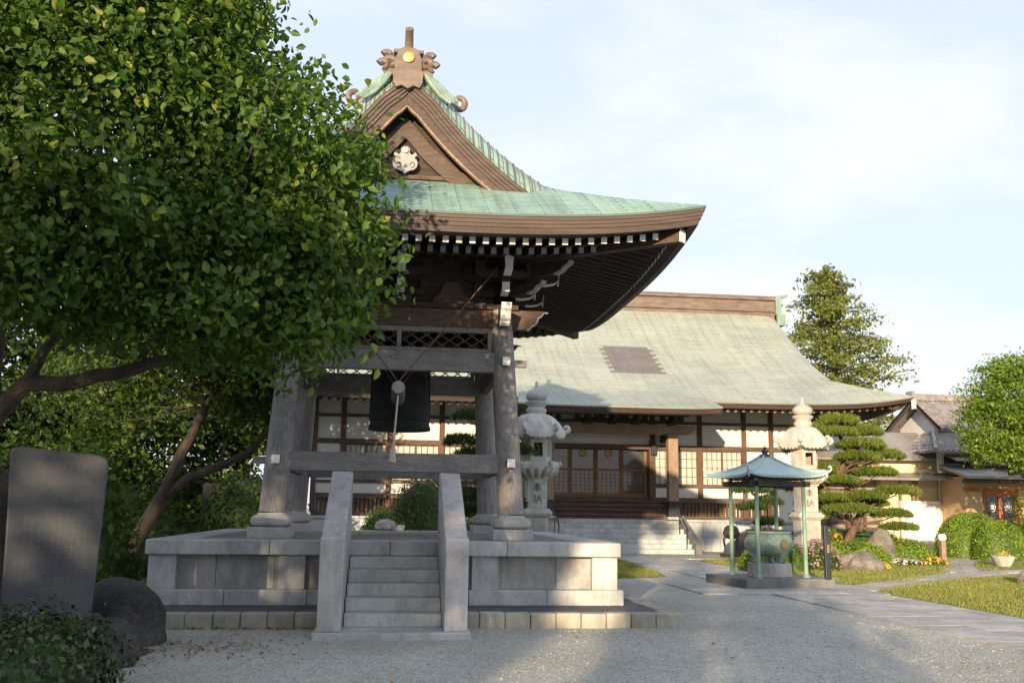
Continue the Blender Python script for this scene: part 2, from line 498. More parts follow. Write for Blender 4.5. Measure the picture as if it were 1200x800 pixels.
M['white_rope'] = simple('white_rope', (0.42, 0.39, 0.33), (0.58, 0.54, 0.47), 40, 0.9, 0.3)
M['roof_tile'] = simple('roof_tile', (0.15, 0.14, 0.135), (0.29, 0.27, 0.255), 2.2, 0.55, 0.2, fine=(16, 0.25))
M['grey_metal_roof'] = simple('grey_metal_roof', (0.20, 0.185, 0.165), (0.30, 0.28, 0.25), 0.8, 0.6, 0.1, stretch=(1, 0.4, 1), fine=(16, 0.12))
M['lamp_white'] = simple('lamp_white', (0.75, 0.73, 0.70), (0.85, 0.83, 0.80), 5, 0.35, 0.02)
M['bark'] = simple('bark', (0.035, 0.026, 0.02), (0.10, 0.08, 0.062), 5, 0.9, 0.6, stretch=(1, 1, 0.3), fine=(30, 0.3))
M['bark_grey'] = simple('bark_grey', (0.07, 0.06, 0.048), (0.17, 0.15, 0.12), 5, 0.9, 0.6, stretch=(1, 1, 0.3), fine=(30, 0.3))
M['pine_bark'] = simple('pine_bark', (0.07, 0.045, 0.03), (0.18, 0.115, 0.08), 6, 0.9, 0.6, stretch=(1, 1, 0.4), fine=(30, 0.3))
M['leaf_near'] = leafmat('leaf_near', [(0.03, 0.075, 0.012), (0.05, 0.115, 0.017), (0.075, 0.155, 0.023), (0.115, 0.20, 0.03), (0.27, 0.30, 0.05)], 0.4, pos=[0, 0.3, 0.65, 0.93, 1.0])
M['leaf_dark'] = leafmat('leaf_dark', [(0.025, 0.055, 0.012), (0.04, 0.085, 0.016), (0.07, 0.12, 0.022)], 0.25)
M['leaf_mid'] = leafmat('leaf_mid', [(0.045, 0.10, 0.015), (0.075, 0.145, 0.022), (0.13, 0.20, 0.03)], 0.4)
M['leaf_back'] = leafmat('leaf_back', [(0.022, 0.05, 0.010), (0.04, 0.085, 0.015), (0.075, 0.13, 0.022), (0.16, 0.19, 0.03)], 0.35, pos=[0, 0.4, 0.85, 1.0])
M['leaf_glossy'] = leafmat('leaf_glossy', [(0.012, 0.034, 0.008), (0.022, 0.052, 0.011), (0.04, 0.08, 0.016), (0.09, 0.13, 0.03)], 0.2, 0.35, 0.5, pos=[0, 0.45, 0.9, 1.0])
M['leaf_bright'] = leafmat('leaf_bright', [(0.08, 0.15, 0.018), (0.13, 0.22, 0.025), (0.19, 0.28, 0.035)], 0.4)
M['leaf_azalea'] = leafmat('leaf_azalea', [(0.15, 0.24, 0.02), (0.215, 0.32, 0.03), (0.28, 0.385, 0.045)], 0.4)
M['leaf_flowering'] = leafmat('leaf_flowering', [(0.04, 0.085, 0.015), (0.07, 0.125, 0.02), (0.10, 0.16, 0.03), (0.13, 0.15, 0.045), (0.34, 0.14, 0.15)], 0.3)
M['leaf_conifer'] = leafmat('leaf_conifer', [(0.10, 0.14, 0.035), (0.15, 0.19, 0.05), (0.21, 0.24, 0.07)], 0.35, 0.7, 0.15)
M['needle'] = leafmat('needle', [(0.065, 0.11, 0.02), (0.115, 0.165, 0.028), (0.18, 0.215, 0.04)], 0.25, 0.6, 0.2)
M['needle_dark'] = leafmat('needle_dark', [(0.025, 0.055, 0.018), (0.045, 0.085, 0.026), (0.08, 0.12, 0.035)], 0.2, 0.6, 0.2)
M['petal_pink'] = leafmat('petal_pink', [(0.32, 0.16, 0.22), (0.48, 0.30, 0.36)], 0.3)
M['petal_yellow'] = leafmat('petal_yellow', [(0.55, 0.36, 0.05), (0.66, 0.48, 0.08)], 0.3)
M['petal_white'] = leafmat('petal_white', [(0.60, 0.52, 0.62), (0.72, 0.66, 0.72), (0.45, 0.36, 0.55)], 0.3)
M['grass'] = leafmat('grass', [(0.15, 0.19, 0.04), (0.22, 0.25, 0.06), (0.31, 0.29, 0.11)], 0.3, 0.6)
M['dead_leaf'] = leafmat('dead_leaf', [(0.12, 0.075, 0.04), (0.22, 0.13, 0.06), (0.30, 0.19, 0.09)], 0.1, 0.8)

def glass_mat(name, c1, c2, rough=0.12, spec=0.6):
    m = simple(name, c1, c2, 0.7, rough, 0.0, spec=spec)
    return m
M['shoji_glass'] = glass_mat('shoji_glass', (0.40, 0.41, 0.38), (0.52, 0.52, 0.47))
M['door_glass'] = glass_mat('door_glass', (0.05, 0.053, 0.047), (0.09, 0.093, 0.082), 0.05, 0.6)
M['dark_glass'] = glass_mat('dark_glass', (0.03, 0.025, 0.02), (0.05, 0.04, 0.035))

# ------------------------------------------------------------------ foliage helpers
def leaf_cloud(name, pts, nrm, size, material, parent=None, aspect=0.55, rand=0.9, hang=0.0, fold=0.25, simple_q=False):
    n = len(pts)
    pts = np.asarray(pts, float); nrm = np.asarray(nrm, float)
    a = nrm + rng.normal(0, rand, (n, 3))
    a /= np.linalg.norm(a, axis=1)[:, None] + 1e-9
    t = rng.normal(0, 1, (n, 3)); t[:, 2] -= hang
    t -= a*np.sum(a*t, axis=1)[:, None]
    t /= np.linalg.norm(t, axis=1)[:, None] + 1e-9
    b = np.cross(a, t)
    L = size*rng.uniform(0.5, 1.45, n)[:, None]
    Wd = L*aspect*0.5
    base = pts - t*L*0.5; tip = pts + t*L*0.5 - a*L*fold*0.4
    if simple_q:
        l_ = pts + b*Wd + a*Wd*fold; r_ = pts - b*Wd + a*Wd*fold
        v = np.stack([base, r_, tip, l_], axis=1).reshape(-1, 3)
        return fast_mesh(name, v, 4, material, parent)
    # six-vertex leaf: two quads folded on the midrib, kept as one island
    m1 = pts - t*L*0.05
    l1 = pts + b*Wd - t*L*0.15 + a*Wd*fold*1.6; l2 = pts + b*Wd*0.72 + t*L*0.22 + a*Wd*fold
    r1 = pts - b*Wd - t*L*0.15 + a*Wd*fold*1.6; r2 = pts - b*Wd*0.72 + t*L*0.22 + a*Wd*fold
    off = np.array(parent_origin(parent))
    vv = np.stack([base, r1, r2, tip, l2, l1], axis=1).reshape(-1, 3) - off
    me = bpy.data.meshes.new(name)
    me.vertices.add(6*n); me.vertices.foreach_set('co', vv.astype(np.float32).ravel())
    idx = np.arange(n)[:, None]*6 + np.array([0, 1, 2, 3, 0, 3, 4, 5])[None, :]
    me.loops.add(8*n); me.loops.foreach_set('vertex_index', idx.astype(np.int32).ravel())
    me.polygons.add(2*n)
    me.polygons.foreach_set('loop_start', np.arange(0, 8*n, 4, dtype=np.int32))
    me.polygons.foreach_set('loop_total', np.full(2*n, 4, dtype=np.int32))
    me.update(calc_edges=True)
    me.materials.append(material)
    ob = bpy.data.objects.new(name, me); COL.objects.link(ob)
    if parent is not None: ob.parent = parent
    return ob

def lobe_points(lobes, nclump, per, spread, shell=0.55, flat=0.7):
    """clumps spread through a set of ellipsoids (cx,cy,cz,rx,ry,rz)"""
    lobes = np.array(lobes, float)
    vol = np.prod(lobes[:, 3:], axis=1)**(2/3)
    k = rng.choice(len(lobes), nclump, p=vol/vol.sum())
    d = rng.normal(0, 1, (nclump, 3)); d /= np.linalg.norm(d, axis=1)[:, None]
    r_ = shell + (1-shell)*rng.uniform(0, 1, nclump)
    r_ = np.where(rng.uniform(0, 1, nclump) < 0.25, rng.uniform(0.1, 1, nclump), r_)
    c = lobes[k, :3] + d*r_[:, None]*lobes[k, 3:]
    s_ = spread*rng.uniform(0.6, 1.35, nclump)
    p = np.repeat(c, per, axis=0) + rng.normal(0, 1, (nclump*per, 3))*np.repeat(s_, per)[:, None]*np.array([1, 1, flat])
    nr = np.repeat(d, per, axis=0)*0.6 + np.array([0, 0, 0.5])
    return p, nr, c

def limb(mb, p0, p1, r0, r1, wob=0.12, n=6, droop=0.0, sides=8):
    p0, p1 = V3(p0), V3(p1)
    L = (p1-p0).length
    pts = []
    for i in range(n+1):
        t = i/n
        q = p0.lerp(p1, t)
        w = wob*L*math.sin(PI*t)
        q = q + V3((random.uniform(-1, 1), random.uniform(-1, 1), random.uniform(-1, 1)))*w*0.35 + V3((0, 0, -droop*math.sin(PI*t)))
        pts.append(q)
    mb.tube(pts, [r0 + (r1-r0)*(i/n) for i in range(n+1)], sides)
    return pts

def tree(name, label, base, height_fork, lobes, nclump, per, spread, leaf, mat_, bark, r0=0.2, group=None, cat='tree', twigs=40, fork=None, flat=0.7, simple_q=True, hang=0.3):
    t = thing(name, label, cat, base, group)
    mb = MB()
    b = V3(base)
    fk = V3(fork) if fork else b + V3((0, 0, height_fork))
    limb(mb, b - V3((0, 0, 0.1)), fk, r0, r0*0.72, 0.08, 6, sides=10)
    p, nr, c = lobe_points(lobes, nclump, per, spread, flat=flat)
    ends = []
    for lb in lobes:
        e = V3(lb[:3])
        pts = limb(mb, fk, e, r0*0.55, r0*0.16, 0.2, 6, sides=7)
        ends.append(pts)
    for k in range(min(twigs, len(c))):
        q = V3(c[k])
        src = min((x for pts in ends for x in pts[2:]), key=lambda x: (x-q).length)
        limb(mb, src, q, r0*0.13, r0*0.03, 0.15, 3, sides=5)
    mb.build('trunk', bark, t, fix=False)
    leaf_cloud('crown', p, nr, leaf, mat_, t, simple_q=simple_q, hang=hang)
    return t

def lump(mb, cx, cy, cz, rx, ry, rz, n=20, m=12, amp=0.1, seed=0, freq=2.2, flatbot=True):
    rs = np.random.default_rng(seed)
    ph = rs.uniform(0, 6.28, (6,)); kx = rs.normal(0, freq, (6, 3))
    rows = []
    for i in range(m+1):
        a = PI*i/m
        row = []
        for k in range(n+1):
            t = 2*PI*(k % n)/n
            d = np.array([math.sin(a)*math.cos(t), math.sin(a)*math.sin(t), math.cos(a)])
            s_ = 1 + amp*sum(math.sin(kx[j] @ d + ph[j]) for j in range(6))/2.2
            z = d[2]*s_*rz
            if flatbot: z = max(z, -rz*0.55)
            row.append((cx + d[0]*s_*rx, cy + d[1]*s_*ry, cz + z))
        rows.append(row)
    mb.grid(rows)

def bush(name, label, cx, cy, rx, ry, h, nleaf, size, mat_, z0=0.0, cat='shrub', group=None, seed=1, amp=0.06, jitter=0.03, core=0.975, power=2.0):
    """dense clipped shrub: a solid core of twigs with leaves all over it"""
    t = thing(name, label, cat, (cx, cy, z0), group)
    rs = np.random.default_rng(seed)
    ph = rs.uniform(0, 6.28, 5); kx = rs.normal(0, 2.0, (5, 3))
    def rad(d): return 1 + amp*np.sum(np.sin(d @ kx.T + ph), axis=-1)/2
    d = rng.normal(0, 1, (nleaf*2, 3)); d[:, 2] = np.abs(d[:, 2])
    d /= np.linalg.norm(d, axis=1)[:, None]
    d = d[:nleaf]
    s_ = rad(d)*(1 + rng.normal(0, jitter, nleaf))
    sc = np.array([rx, ry, h])
    pw = 2.0/power
    dd = np.sign(d)*np.abs(d)**pw
    dd /= np.linalg.norm(dd, axis=1)[:, None]**(0.0)
    p = dd*s_[:, None]*sc + np.array([cx, cy, z0])
    nr = d/sc; nr /= np.linalg.norm(nr, axis=1)[:, None]
    mb = MB()
    rows = []
    for i in range(9):
        a = (PI/2)*i/8
        row = []
        for k in range(21):
            tt = 2*PI*(k % 20)/20
            q = np.array([math.cos(a)*math.cos(tt), math.cos(a)*math.sin(tt), math.sin(a)])
            ss = rad(q)*core
            qq = np.sign(q)*np.abs(q)**pw
            row.append(tuple(qq*ss*sc + np.array([cx, cy, z0 - 0.05])))
        rows.append(row)
    mb.grid(rows)
    mb.build('twigs', M['leaf_dark'], t, fix=False)
    leaf_cloud('foliage', p, nr, size, mat_, t, rand=0.45, simple_q=True)
    return t

def rock(name, label, cx, cy, z, rx, ry, rz, mat_, seed, amp=0.16, cat='rock', group=None):
    mb = MB(); lump(mb, cx, cy, z, rx, ry, rz, 28, 18, amp, seed, 2.6)
    o = mb.build(name, mat_, None, fix=False)
    for v in o.data.vertices: v.co -= Vector((cx, cy, 0))
    o.location = (cx, cy, 0)
    o.data.set_sharp_from_angle(angle=R(60))
    tx = bpy.data.textures.new(name, 'CLOUDS'); tx.noise_scale = 0.35; tx.noise_depth = 3
    sb = o.modifiers.new('s', 'SUBSURF'); sb.levels = 1; sb.render_levels = 1
    dm = o.modifiers.new('d', 'DISPLACE'); dm.texture = tx; dm.strength = 0.16*min(rx, rz); dm.mid_level = 0.5
    return tag(o, label, cat, group)
# ------------------------------------------------------------------ the ground
def sheet(name, poly, z, material, kind='structure'):
    mb = MB(); mb.add([(x, y, z) for x, y in poly], [tuple(range(len(poly)))])
    o = mb.build(name, material)
    return tag(o, kind=kind)

sheet('ground', [(-600, -300), (600, -300), (600, 900), (-600, 900)], 0.0, M['gravel'])
sheet('soil', [(-3.2, 12.4), (-2.6, 11.9), (-2.75, 10.2), (-2.3, 8.6), (-6, 6), (-16, 6), (-40, 10), (-40, 60), (-5, 37), (-4.4, 23.5), (-4.3, 14.2)], 0.004, M['soil'])
lawn_l = [(7.7, 32.9), (7.7, 30.3), (7.4, 26.6), (7.0, 24.3), (5.6, 23.6), (3.0, 24.2), (-2.0, 24.2), (-3.8, 26), (-3.6, 33), (2, 35.5), (6.8, 33.2)]
lawn_m = [(10.3, 31.9), (10.25, 29.6), (10.3, 27.5), (10.35, 24.4), (10.4, 22.4), (10.9, 21.9), (11.4, 22.1), (12.93, 23.1), (15.84, 26.29), (17.54, 29.0), (20.1, 33.2), (24, 38), (18, 38), (14.9, 36.8), (12.2, 34.2)]
lawn_r = [(10.25, 8.0), (10.25, 19.9), (11.13, 20.98), (13.32, 23.12), (15.22, 24.41), (17.69, 25.68), (26, 28.5), (34, 30), (34, 8)]
lawn_b = [(19.5, 28.45), (17.7, 27.5), (18.3, 29.1), (20.6, 32.6), (23, 36), (30, 40), (38, 40), (38, 32), (27, 30.2)]
for k, pl in enumerate((lawn_l, lawn_m, lawn_r, lawn_b)):
    sheet('lawn', pl, 0.008, M['lawn'])

# stone paths: slabs as one sheet each, joints left open
def paving(name, x0, x1, y0, y1, sx, sy, material, z=0.022, gap=0.006, off=True, th_=0.03):
    mb = MB()
    ny = max(1, round((y1-y0)/sy)); nx = max(1, round((x1-x0)/sx))
    hy = (y1-y0)/ny; hx = (x1-x0)/nx
    for j in range(ny):
        sh = (hx*0.5 if (off and j % 2) else 0)
        xs = sorted({x0, x1, *[x0 + hx*i + sh for i in range(nx+1) if x0 + 0.05 < x0 + hx*i + sh < x1 - 0.05]})
        for a, b in zip(xs[:-1], xs[1:]):
            mb.box(a+gap, b-gap, y0+j*hy+gap, y0+(j+1)*hy-gap, z-th_, z + random.uniform(-0.002, 0.002))
    return tag(mb.build(name, material), kind='structure')
paving('path', 7.75, 10.15, 5.0, 19.3, 0.8, 0.6, M['paving'])
paving('path', 6.3, 10.3, 19.3, 23.5, 0.8, 0.6, M['paving'])
paving('path', 7.8, 10.2, 23.5, 33.0, 0.8, 0.6, M['paving'])
paving('path', 5.0, 13.2, 33.0, 36.0, 0.8, 0.6, M['paving'])
# the curving garden path of flat stones
def curve_path(ctr, w, z=0.02):
    mb = MB()
    pts = [V3((x, y, 0)) for x, y in ctr]
    # resample
    seg = []
    for a, b in zip(pts[:-1], pts[1:]):
        n = max(1, int((b-a).length/0.75))
        for i in range(n): seg.append(a.lerp(b, i/n))
    seg.append(pts[-1])
    for i in range(len(seg)-1):
        a, b = seg[i], seg[i+1]
        d = (b-a).normalized(); s_ = V3((d.y, -d.x, 0))
        d0 = (seg[i]-seg[i-1]).normalized() if i else d
        d1 = (seg[i+2]-seg[i+1]).normalized() if i+2 < len(seg) else d
        s0 = V3((d0.y+d.y, -d0.x-d.x, 0)).normalized(); s1 = V3((d1.y+d.y, -d1.x-d.x, 0)).normalized()
        cut = random.uniform(-0.25, 0.25)*w
        for l, r_ in ((-w/2, cut-0.012), (cut+0.012, w/2)):
            q = [a+s0*l+d*0.012, a+s0*r_+d*0.012, b+s1*r_-d*0.012, b+s1*l-d*0.012]
            mb.add([(p.x, p.y, z-0.03) for p in q] + [(p.x, p.y, z+random.uniform(-.002, .002)) for p in q],
                   [(0,3,2,1),(4,5,6,7),(0,1,5,4),(1,2,6,5),(2,3,7,6),(3,0,4,7)])
    return tag(mb.build('path', M['flag']), kind='structure')
curve_path([(10.16, 20.5), (11.2, 21.45), (12.2, 22.3), (13.3, 23.3), (14.6, 24.6), (16.0, 25.8), (17.6, 27.0), (19.5, 27.6), (23, 29), (28, 31)], 1.0)
curve_path([(16.3, 26.6), (17.2, 27.9), (17.9, 29.2), (19.0, 31.2), (20.4, 33.6), (22.5, 36.5), (25.5, 40), (28.3, 42)], 0.95)

def scatter_poly(poly, n):
    P = np.array(poly); lo, hi = P.min(0), P.max(0)
    out = []
    while sum(map(len, out)) < n:
        q = rng.uniform(lo, hi, (n, 2))
        ins = np.zeros(len(q), bool)
        for (x1, y1), (x2, y2) in zip(poly, poly[1:] + poly[:1]):
            c = ((y1 > q[:, 1]) != (y2 > q[:, 1])) & (q[:, 0] < (x2-x1)*(q[:, 1]-y1)/(y2-y1+1e-12) + x1)
            ins ^= c
        out.append(q[ins])
    return np.concatenate(out)[:n]
def grass_tufts(poly, n, h):
    q = scatter_poly(poly, n)
    a = rng.uniform(0, 6.28, n); lean = rng.uniform(0, 0.6, n); hh = h*rng.uniform(0.5, 1.4, n)
    w = 0.012
    b = np.stack([q[:, 0], q[:, 1], np.full(n, 0.005)], 1)
    s_ = np.stack([np.cos(a), np.sin(a), np.zeros(n)], 1)*w
    tip = b + np.stack([-np.sin(a)*lean*hh, np.cos(a)*lean*hh, hh], 1)
    return np.stack([b-s_, b+s_, tip], 1).reshape(-1, 3)
gv = np.concatenate([grass_tufts([p for p in lawn_m], 26000, 0.055), grass_tufts([(10.3, 13.5), (10.3, 19.9), (11.13, 20.98), (13.32, 23.12), (15.22, 24.41), (17.69, 25.68), (21, 26.6), (16, 20)], 26000, 0.045),
                     grass_tufts([(7.6, 32.5), (7.6, 30.3), (7.3, 26.6), (6.9, 24.4), (5.6, 23.7), (3.0, 24.3), (4, 30)], 14000, 0.05), grass_tufts(lawn_b, 6000, 0.06)])
tag(fast_mesh('grass', gv, 3, M['grass']), kind='stuff')

# loose pebbles lying on the gravel court
n = 60000
q = np.concatenate([np.stack([rng.uniform(-3.2, 9.5, n), 7.5 + 9.5*rng.uniform(0, 1, n)**1.4], 1)])
q = q[~((q[:, 0] > -4.2) & (q[:, 0] < 4.25) & (q[:, 1] > 13.8)) & ~((q[:, 0] > -0.95) & (q[:, 0] < 1.12) & (q[:, 1] > 12.6)) & ~((q[:, 0] > 7.7) & (q[:, 0] < 10.2))]
n = len(q); s_ = 0.0065*np.exp(rng.normal(0, 0.45, n))
a = rng.uniform(0, 6.28, n)
P3 = []
for k in range(3):
    t = a+k*2.094+rng.normal(0, .3, n)
    P3.append(np.stack([q[:, 0]+np.cos(t)*s_*1.3, q[:, 1]+np.sin(t)*s_*1.3, np.full(n, 0.001)], 1))
top = np.stack([q[:, 0]+rng.normal(0, .2, n)*s_, q[:, 1]+rng.normal(0, .2, n)*s_, s_*rng.uniform(.35, 0.9, n)], 1)
pv_ = np.stack([P3[0], P3[1], top, P3[1], P3[2], top, P3[2], P3[0], top], 1).reshape(-1, 3)
tag(fast_mesh('pebbles', pv_, 3, M['pebble']), kind='stuff')

# fallen leaves and twigs along the kerb and on the gravel
q = np.concatenate([np.stack([rng.uniform(-3.3, 0.5, 300), 13.83 - np.abs(rng.normal(0, 0.10, 300))], 1),
                    np.stack([rng.normal(-2.0, 0.45, 300), rng.normal(12.0, 0.4, 300)], 1),
                    np.stack([rng.uniform(-3, 8, 60), rng.uniform(8, 13.5, 60)], 1),
                    np.stack([rng.uniform(10.4, 16, 240), rng.uniform(14, 23, 240)], 1),
                    np.stack([rng.uniform(-12, -3.4, 500), rng.uniform(9, 24, 500)], 1)])
lp = np.column_stack([q, np.full(len(q), 0.022)])
tag(leaf_cloud('leaf_litter', lp, np.tile([0, 0, 1.0], (len(lp), 1)), 0.048, M['dead_leaf'], None, rand=0.35, simple_q=True), kind='stuff')

# ------------------------------------------------------------------ the stone platform
PX0, PX1, PY0, PY1 = -3.55, 3.60, 15.0, 22.0
PT = 1.14
plat = thing('stone_platform', 'grey granite platform with stairs under the wooden bell tower', 'platform', (0.03, 18.5, 0))
mb = MB()
def kerb_row(x0, y0, x1, y1, skip=None):
    L = math.hypot(x1-x0, y1-y0); n = round(L/0.36)
    for i in range(n):
        t0, t1 = i/n, (i+1)/n
        a = (x0+(x1-x0)*t0, y0+(y1-y0)*t0); b = (x0+(x1-x0)*t1, y0+(y1-y0)*t1)
        if skip and skip[0] < (a[0]+b[0])/2 < skip[1]: continue
        j = random.uniform(-0.012, 0.012); g = 0.004
        if x0 != x1: mb.box(min(a[0], b[0])+g, max(a[0], b[0])-g, a[1]+j, a[1]+0.24+j, -0.05, 0.205+random.uniform(-.006, .006))
        else: mb.box(a[0]+j, a[0]+0.24+j, min(a[1], b[1])+g, max(a[1], b[1])-g, -0.05, 0.205+random.uniform(-.006, .006))
KX0, KX1, KY0, KY1 = -4.14, 4.19, 13.85, 23.15
kerb_row(KX0, KY0, KX1, KY0, (-0.85, 1.0)); kerb_row(KX0, KY1-0.24, KX1, KY1-0.24)
kerb_row(KX0, KY0+0.245, KX0, KY1-0.245); kerb_row(KX1-0.24, KY0+0.245, KX1-0.24, KY1-0.245)
mb.build('kerb', M['kerb_stone'], plat, 0.018)
mb = MB(); mb.box(KX0+0.25, KX1-0.25, KY0+0.25, KY1-0.25, 0.0, 0.195); mb.build('border_paving', M['asphalt'], plat)
mb = MB()
def ring(mb, x0, x1, y0, y1, z0, z1, t, nx, ny):
    """a course of stones round a rectangle, with open joints"""
    g = 0.003
    for i in range(nx):
        a = x0+(x1-x0)*i/nx; b = x0+(x1-x0)*(i+1)/nx
        mb.box(a+g, b-g, y0, y0+t, z0, z1); mb.box(a+g, b-g, y1-t, y1, z0, z1)
    for i in range(ny):
        a = y0+t+(y1-y0-2*t)*i/ny; b = y0+t+(y1-y0-2*t)*(i+1)/ny
        mb.box(x0, x0+t, a+g, b-g, z0, z1); mb.box(x1-t, x1, a+g, b-g, z0, z1)
ring(mb, -3.60, 3.65, 15.05, 21.95, 0.19, 0.42, 0.5, 6, 5)
mb.build('plinth', M['granite'], plat, 0.014)
mb = MB(); ring(mb, -3.42, 3.47, 15.26, 21.74, 0.42, 0.925, 0.3, 8, 8); mb.build('panel', M['granite_panel'], plat, 0.004)
for x, y in [(x, y) for x in (-3.51, -1.63, 1.28, 3.16) for y in (15.10, 21.50)] + [(x, y) for x in (-3.51, 3.16) for y in (17.0, 19.3)]:
    mb = MB(); mb.box(x, x+0.40, y, y+0.4, 0.42, 0.925); mb.build('pilaster', M['granite'], plat, 0.01)
mb = MB(); ring(mb, PX0, PX1, PY0, PY1, 0.925, PT, 0.6, 4, 4); mb.build('cap_slab', M['granite'], plat, 0.016)
mb = MB()
for i in range(5):
    for j in range(5):
        a = PX0+0.6+(PX1-PX0-1.2)*i/5; b = PX0+0.6+(PX1-PX0-1.2)*(i+1)/5
        c = PY0+0.6+(PY1-PY0-1.2)*j/5; d = PY0+0.6+(PY1-PY0-1.2)*(j+1)/5
        mb.box(a+.004, b-.004, c+.004, d-.004, 1.0, PT-0.006)
mb.build('paving', M['top_paving'], plat, 0.004)
mb = MB(); mb.box(-3.3, 3.35, 15.5, 21.5, 0.1, 1.0); mb.build('core', M['granite_panel'], plat)
# the stairs
st = MB(); st.box(-0.92, 1.08, 12.66, 14.6, -0.04, 0.085); st.build('base_stone', M['granite_step'], plat, 0.012)
for i in range(5):
    y = 13.28 + i*0.335
    mb = MB(); mb.box(-0.555, 0.735, y, 15.12, 0.085+0.168*i, 0.085+0.168*(i+1) - (0.0 if i < 4 else 0.004))
    mb.build('step', M['granite_step'], plat, 0.012)
prof = [(12.78, 0.085), (12.78, 1.24), (12.80, 1.26), (13.06, 1.28), (14.62, 2.10), (14.80, 2.17), (15.0, 2.175), (15.06, 2.14), (15.08, 2.08), (15.08, 1.15), (14.98, 1.15), (14.98, 0.085)]
for x in (-0.87, 0.74):
    mb = MB(); mb.prism([(p[0], p[1]) for p in prof], (x, 0, 0), (0, 1, 0), (0, 0, 1), (0.30, 0, 0))
    mb.build('stair_wall', M['granite_pink'], plat, 0.016)

# ------------------------------------------------------------------ roofs
def irimoya(cx, cy, axis, Lp, Lq, Lv, Lg, eave, prof, K, D, fade, verge_drop=0.54, lip=0.035):
    """hip-and-gable roof, ridge along axis; returns mesh builders and the shape functions"""
    def mp(p, q, z): return (cx+q, cy+p, z) if axis == 'Y' else (cx+p, cy+q, z)
    def sm(t): t = max(0, min(1, t)); return t*t*(3-2*t)
    def lift(s_, d): return K*abs(s_)**fade*max(0, 1-d/D)**1.5
    dv = Lp-Lv
    def zq(p, d):
        pm = max(Lp-d, Lv)
        z = eave+prof(d)+lift(p/pm, d)
        if d > dv: z -= verge_drop*max(0, (abs(p)-(Lv-0.55))/0.55)**1.5*sm((d-dv)/0.6)
        return z
    def zp(q, d):
        return eave+prof(d)+lift(q/(Lq-d), d)
    mb = MB()
    nd_ = 22
    ds = [Lq*(i/nd_)**1.15 for i in range(nd_+1)]
    ds = sorted(set(ds + [dv, dv+0.25, dv+0.5, 4.15, 4.3]))
    ss = [math.copysign(1-(1-abs(t))**1.6, t) for t in np.linspace(-1, 1, 41)]
    ss = sorted(set(ss + [-.97, -.93, -.89, -.85, -.81, -.77, .77, .81, .85, .89, .93, .97]))
    for sg in (1, -1):
        rows = []; uvs = []; arc = 0
        for i, d in enumerate(ds):
            if i: arc += math.hypot(d-ds[i-1], prof(d)-prof(ds[i-1]))
            pm = max(Lp-d, Lv)
            rows.append([mp(s_*pm, sg*(Lq-d), zq(s_*pm, d)) for s_ in ss]); uvs.append([(s_*pm, arc) for s_ in ss])
        mb.grid(rows, uvs, flip=(sg > 0) ^ (axis == 'X'))
    dh = [(Lp-Lg)*i/10 for i in range(11)]
    for sg in (1, -1):
        rows = []; uvs = []; arc = 0
        for i, d in enumerate(dh):
            if i: arc += math.hypot(d-dh[i-1], prof(d)-prof(dh[i-1]))
            rows.append([mp(sg*(Lp-d), s_*(Lq-d), zp(s_*(Lq-d), d) - (0.012 if d > dv+.02 else 0)) for s_ in ss]); uvs.append([(s_*(Lq-d), arc) for s_ in ss])
        mb.grid(rows, uvs, flip=(sg < 0) ^ (axis == 'X'))
    def eave_ring(profile, mb_, uvmode=False):
        """sweeps (inset, drop) pairs round the eave"""
        for side in range(4):
            rows = []
            for dd, dz in profile:
                row = []
                for s_ in ss:
                    z = eave + prof(0) + lift(s_, 0) + dz
                    if side < 2:
                        sg = 1 if side == 0 else -1
                        row.append(mp(s_*(Lp-dd), sg*(Lq-dd), z))
                    else:
                        sg = 1 if side == 2 else -1
                        row.append(mp(sg*(Lp-dd), s_*(Lq-dd), z))
                rows.append(row)
            mb_.grid(rows, smooth=False)
    return dict(top=mb, ring=eave_ring, mp=mp, zq=zq, zp=zp, lift=lift, ss=ss, dv=dv, Lp=Lp, Lq=Lq, Lv=Lv, Lg=Lg, eave=eave, prof=prof, sm=sm, D=D)

def soffit(rf, z0, slope, d0, d1, mb):
    for side in range(4):
        rows = []
        for i in range(6):
            d = d0+(d1-d0)*i/5
            row = []
            for s_ in rf['ss']:
                z = rf['eave']+z0+slope*(d-d0)+rf['lift'](s_, d*rf['D']/d1*0.9 if d > 0 else 0)
                sg = 1 if side % 2 == 0 else -1
                if side < 2: row.append(rf['mp'](s_*(rf['Lp']-d), sg*(rf['Lq']-d), z))
                else: row.append(rf['mp'](sg*(rf['Lp']-d), s_*(rf['Lq']-d), z))
            rows.append(row)
        mb.grid(rows, smooth=False)

def sof_z(rf, z0, slope, d0, d1, s_, d):
    return rf['eave']+z0+slope*(d-d0)+rf['lift'](s_, d*rf['D']/d1*0.9 if d > 0 else 0)

def verge_curve(rf, sg, n=26):
    """points (|q| side sg, z) of the verge edge from its foot to the ridge"""
    out = []
    for i in range(n+1):
        d = rf['dv']+(rf['Lq']-rf['dv'])*i/n
        out.append((sg*(rf['Lq']-d), rf['zq'](rf['Lv'], d)))
    return out

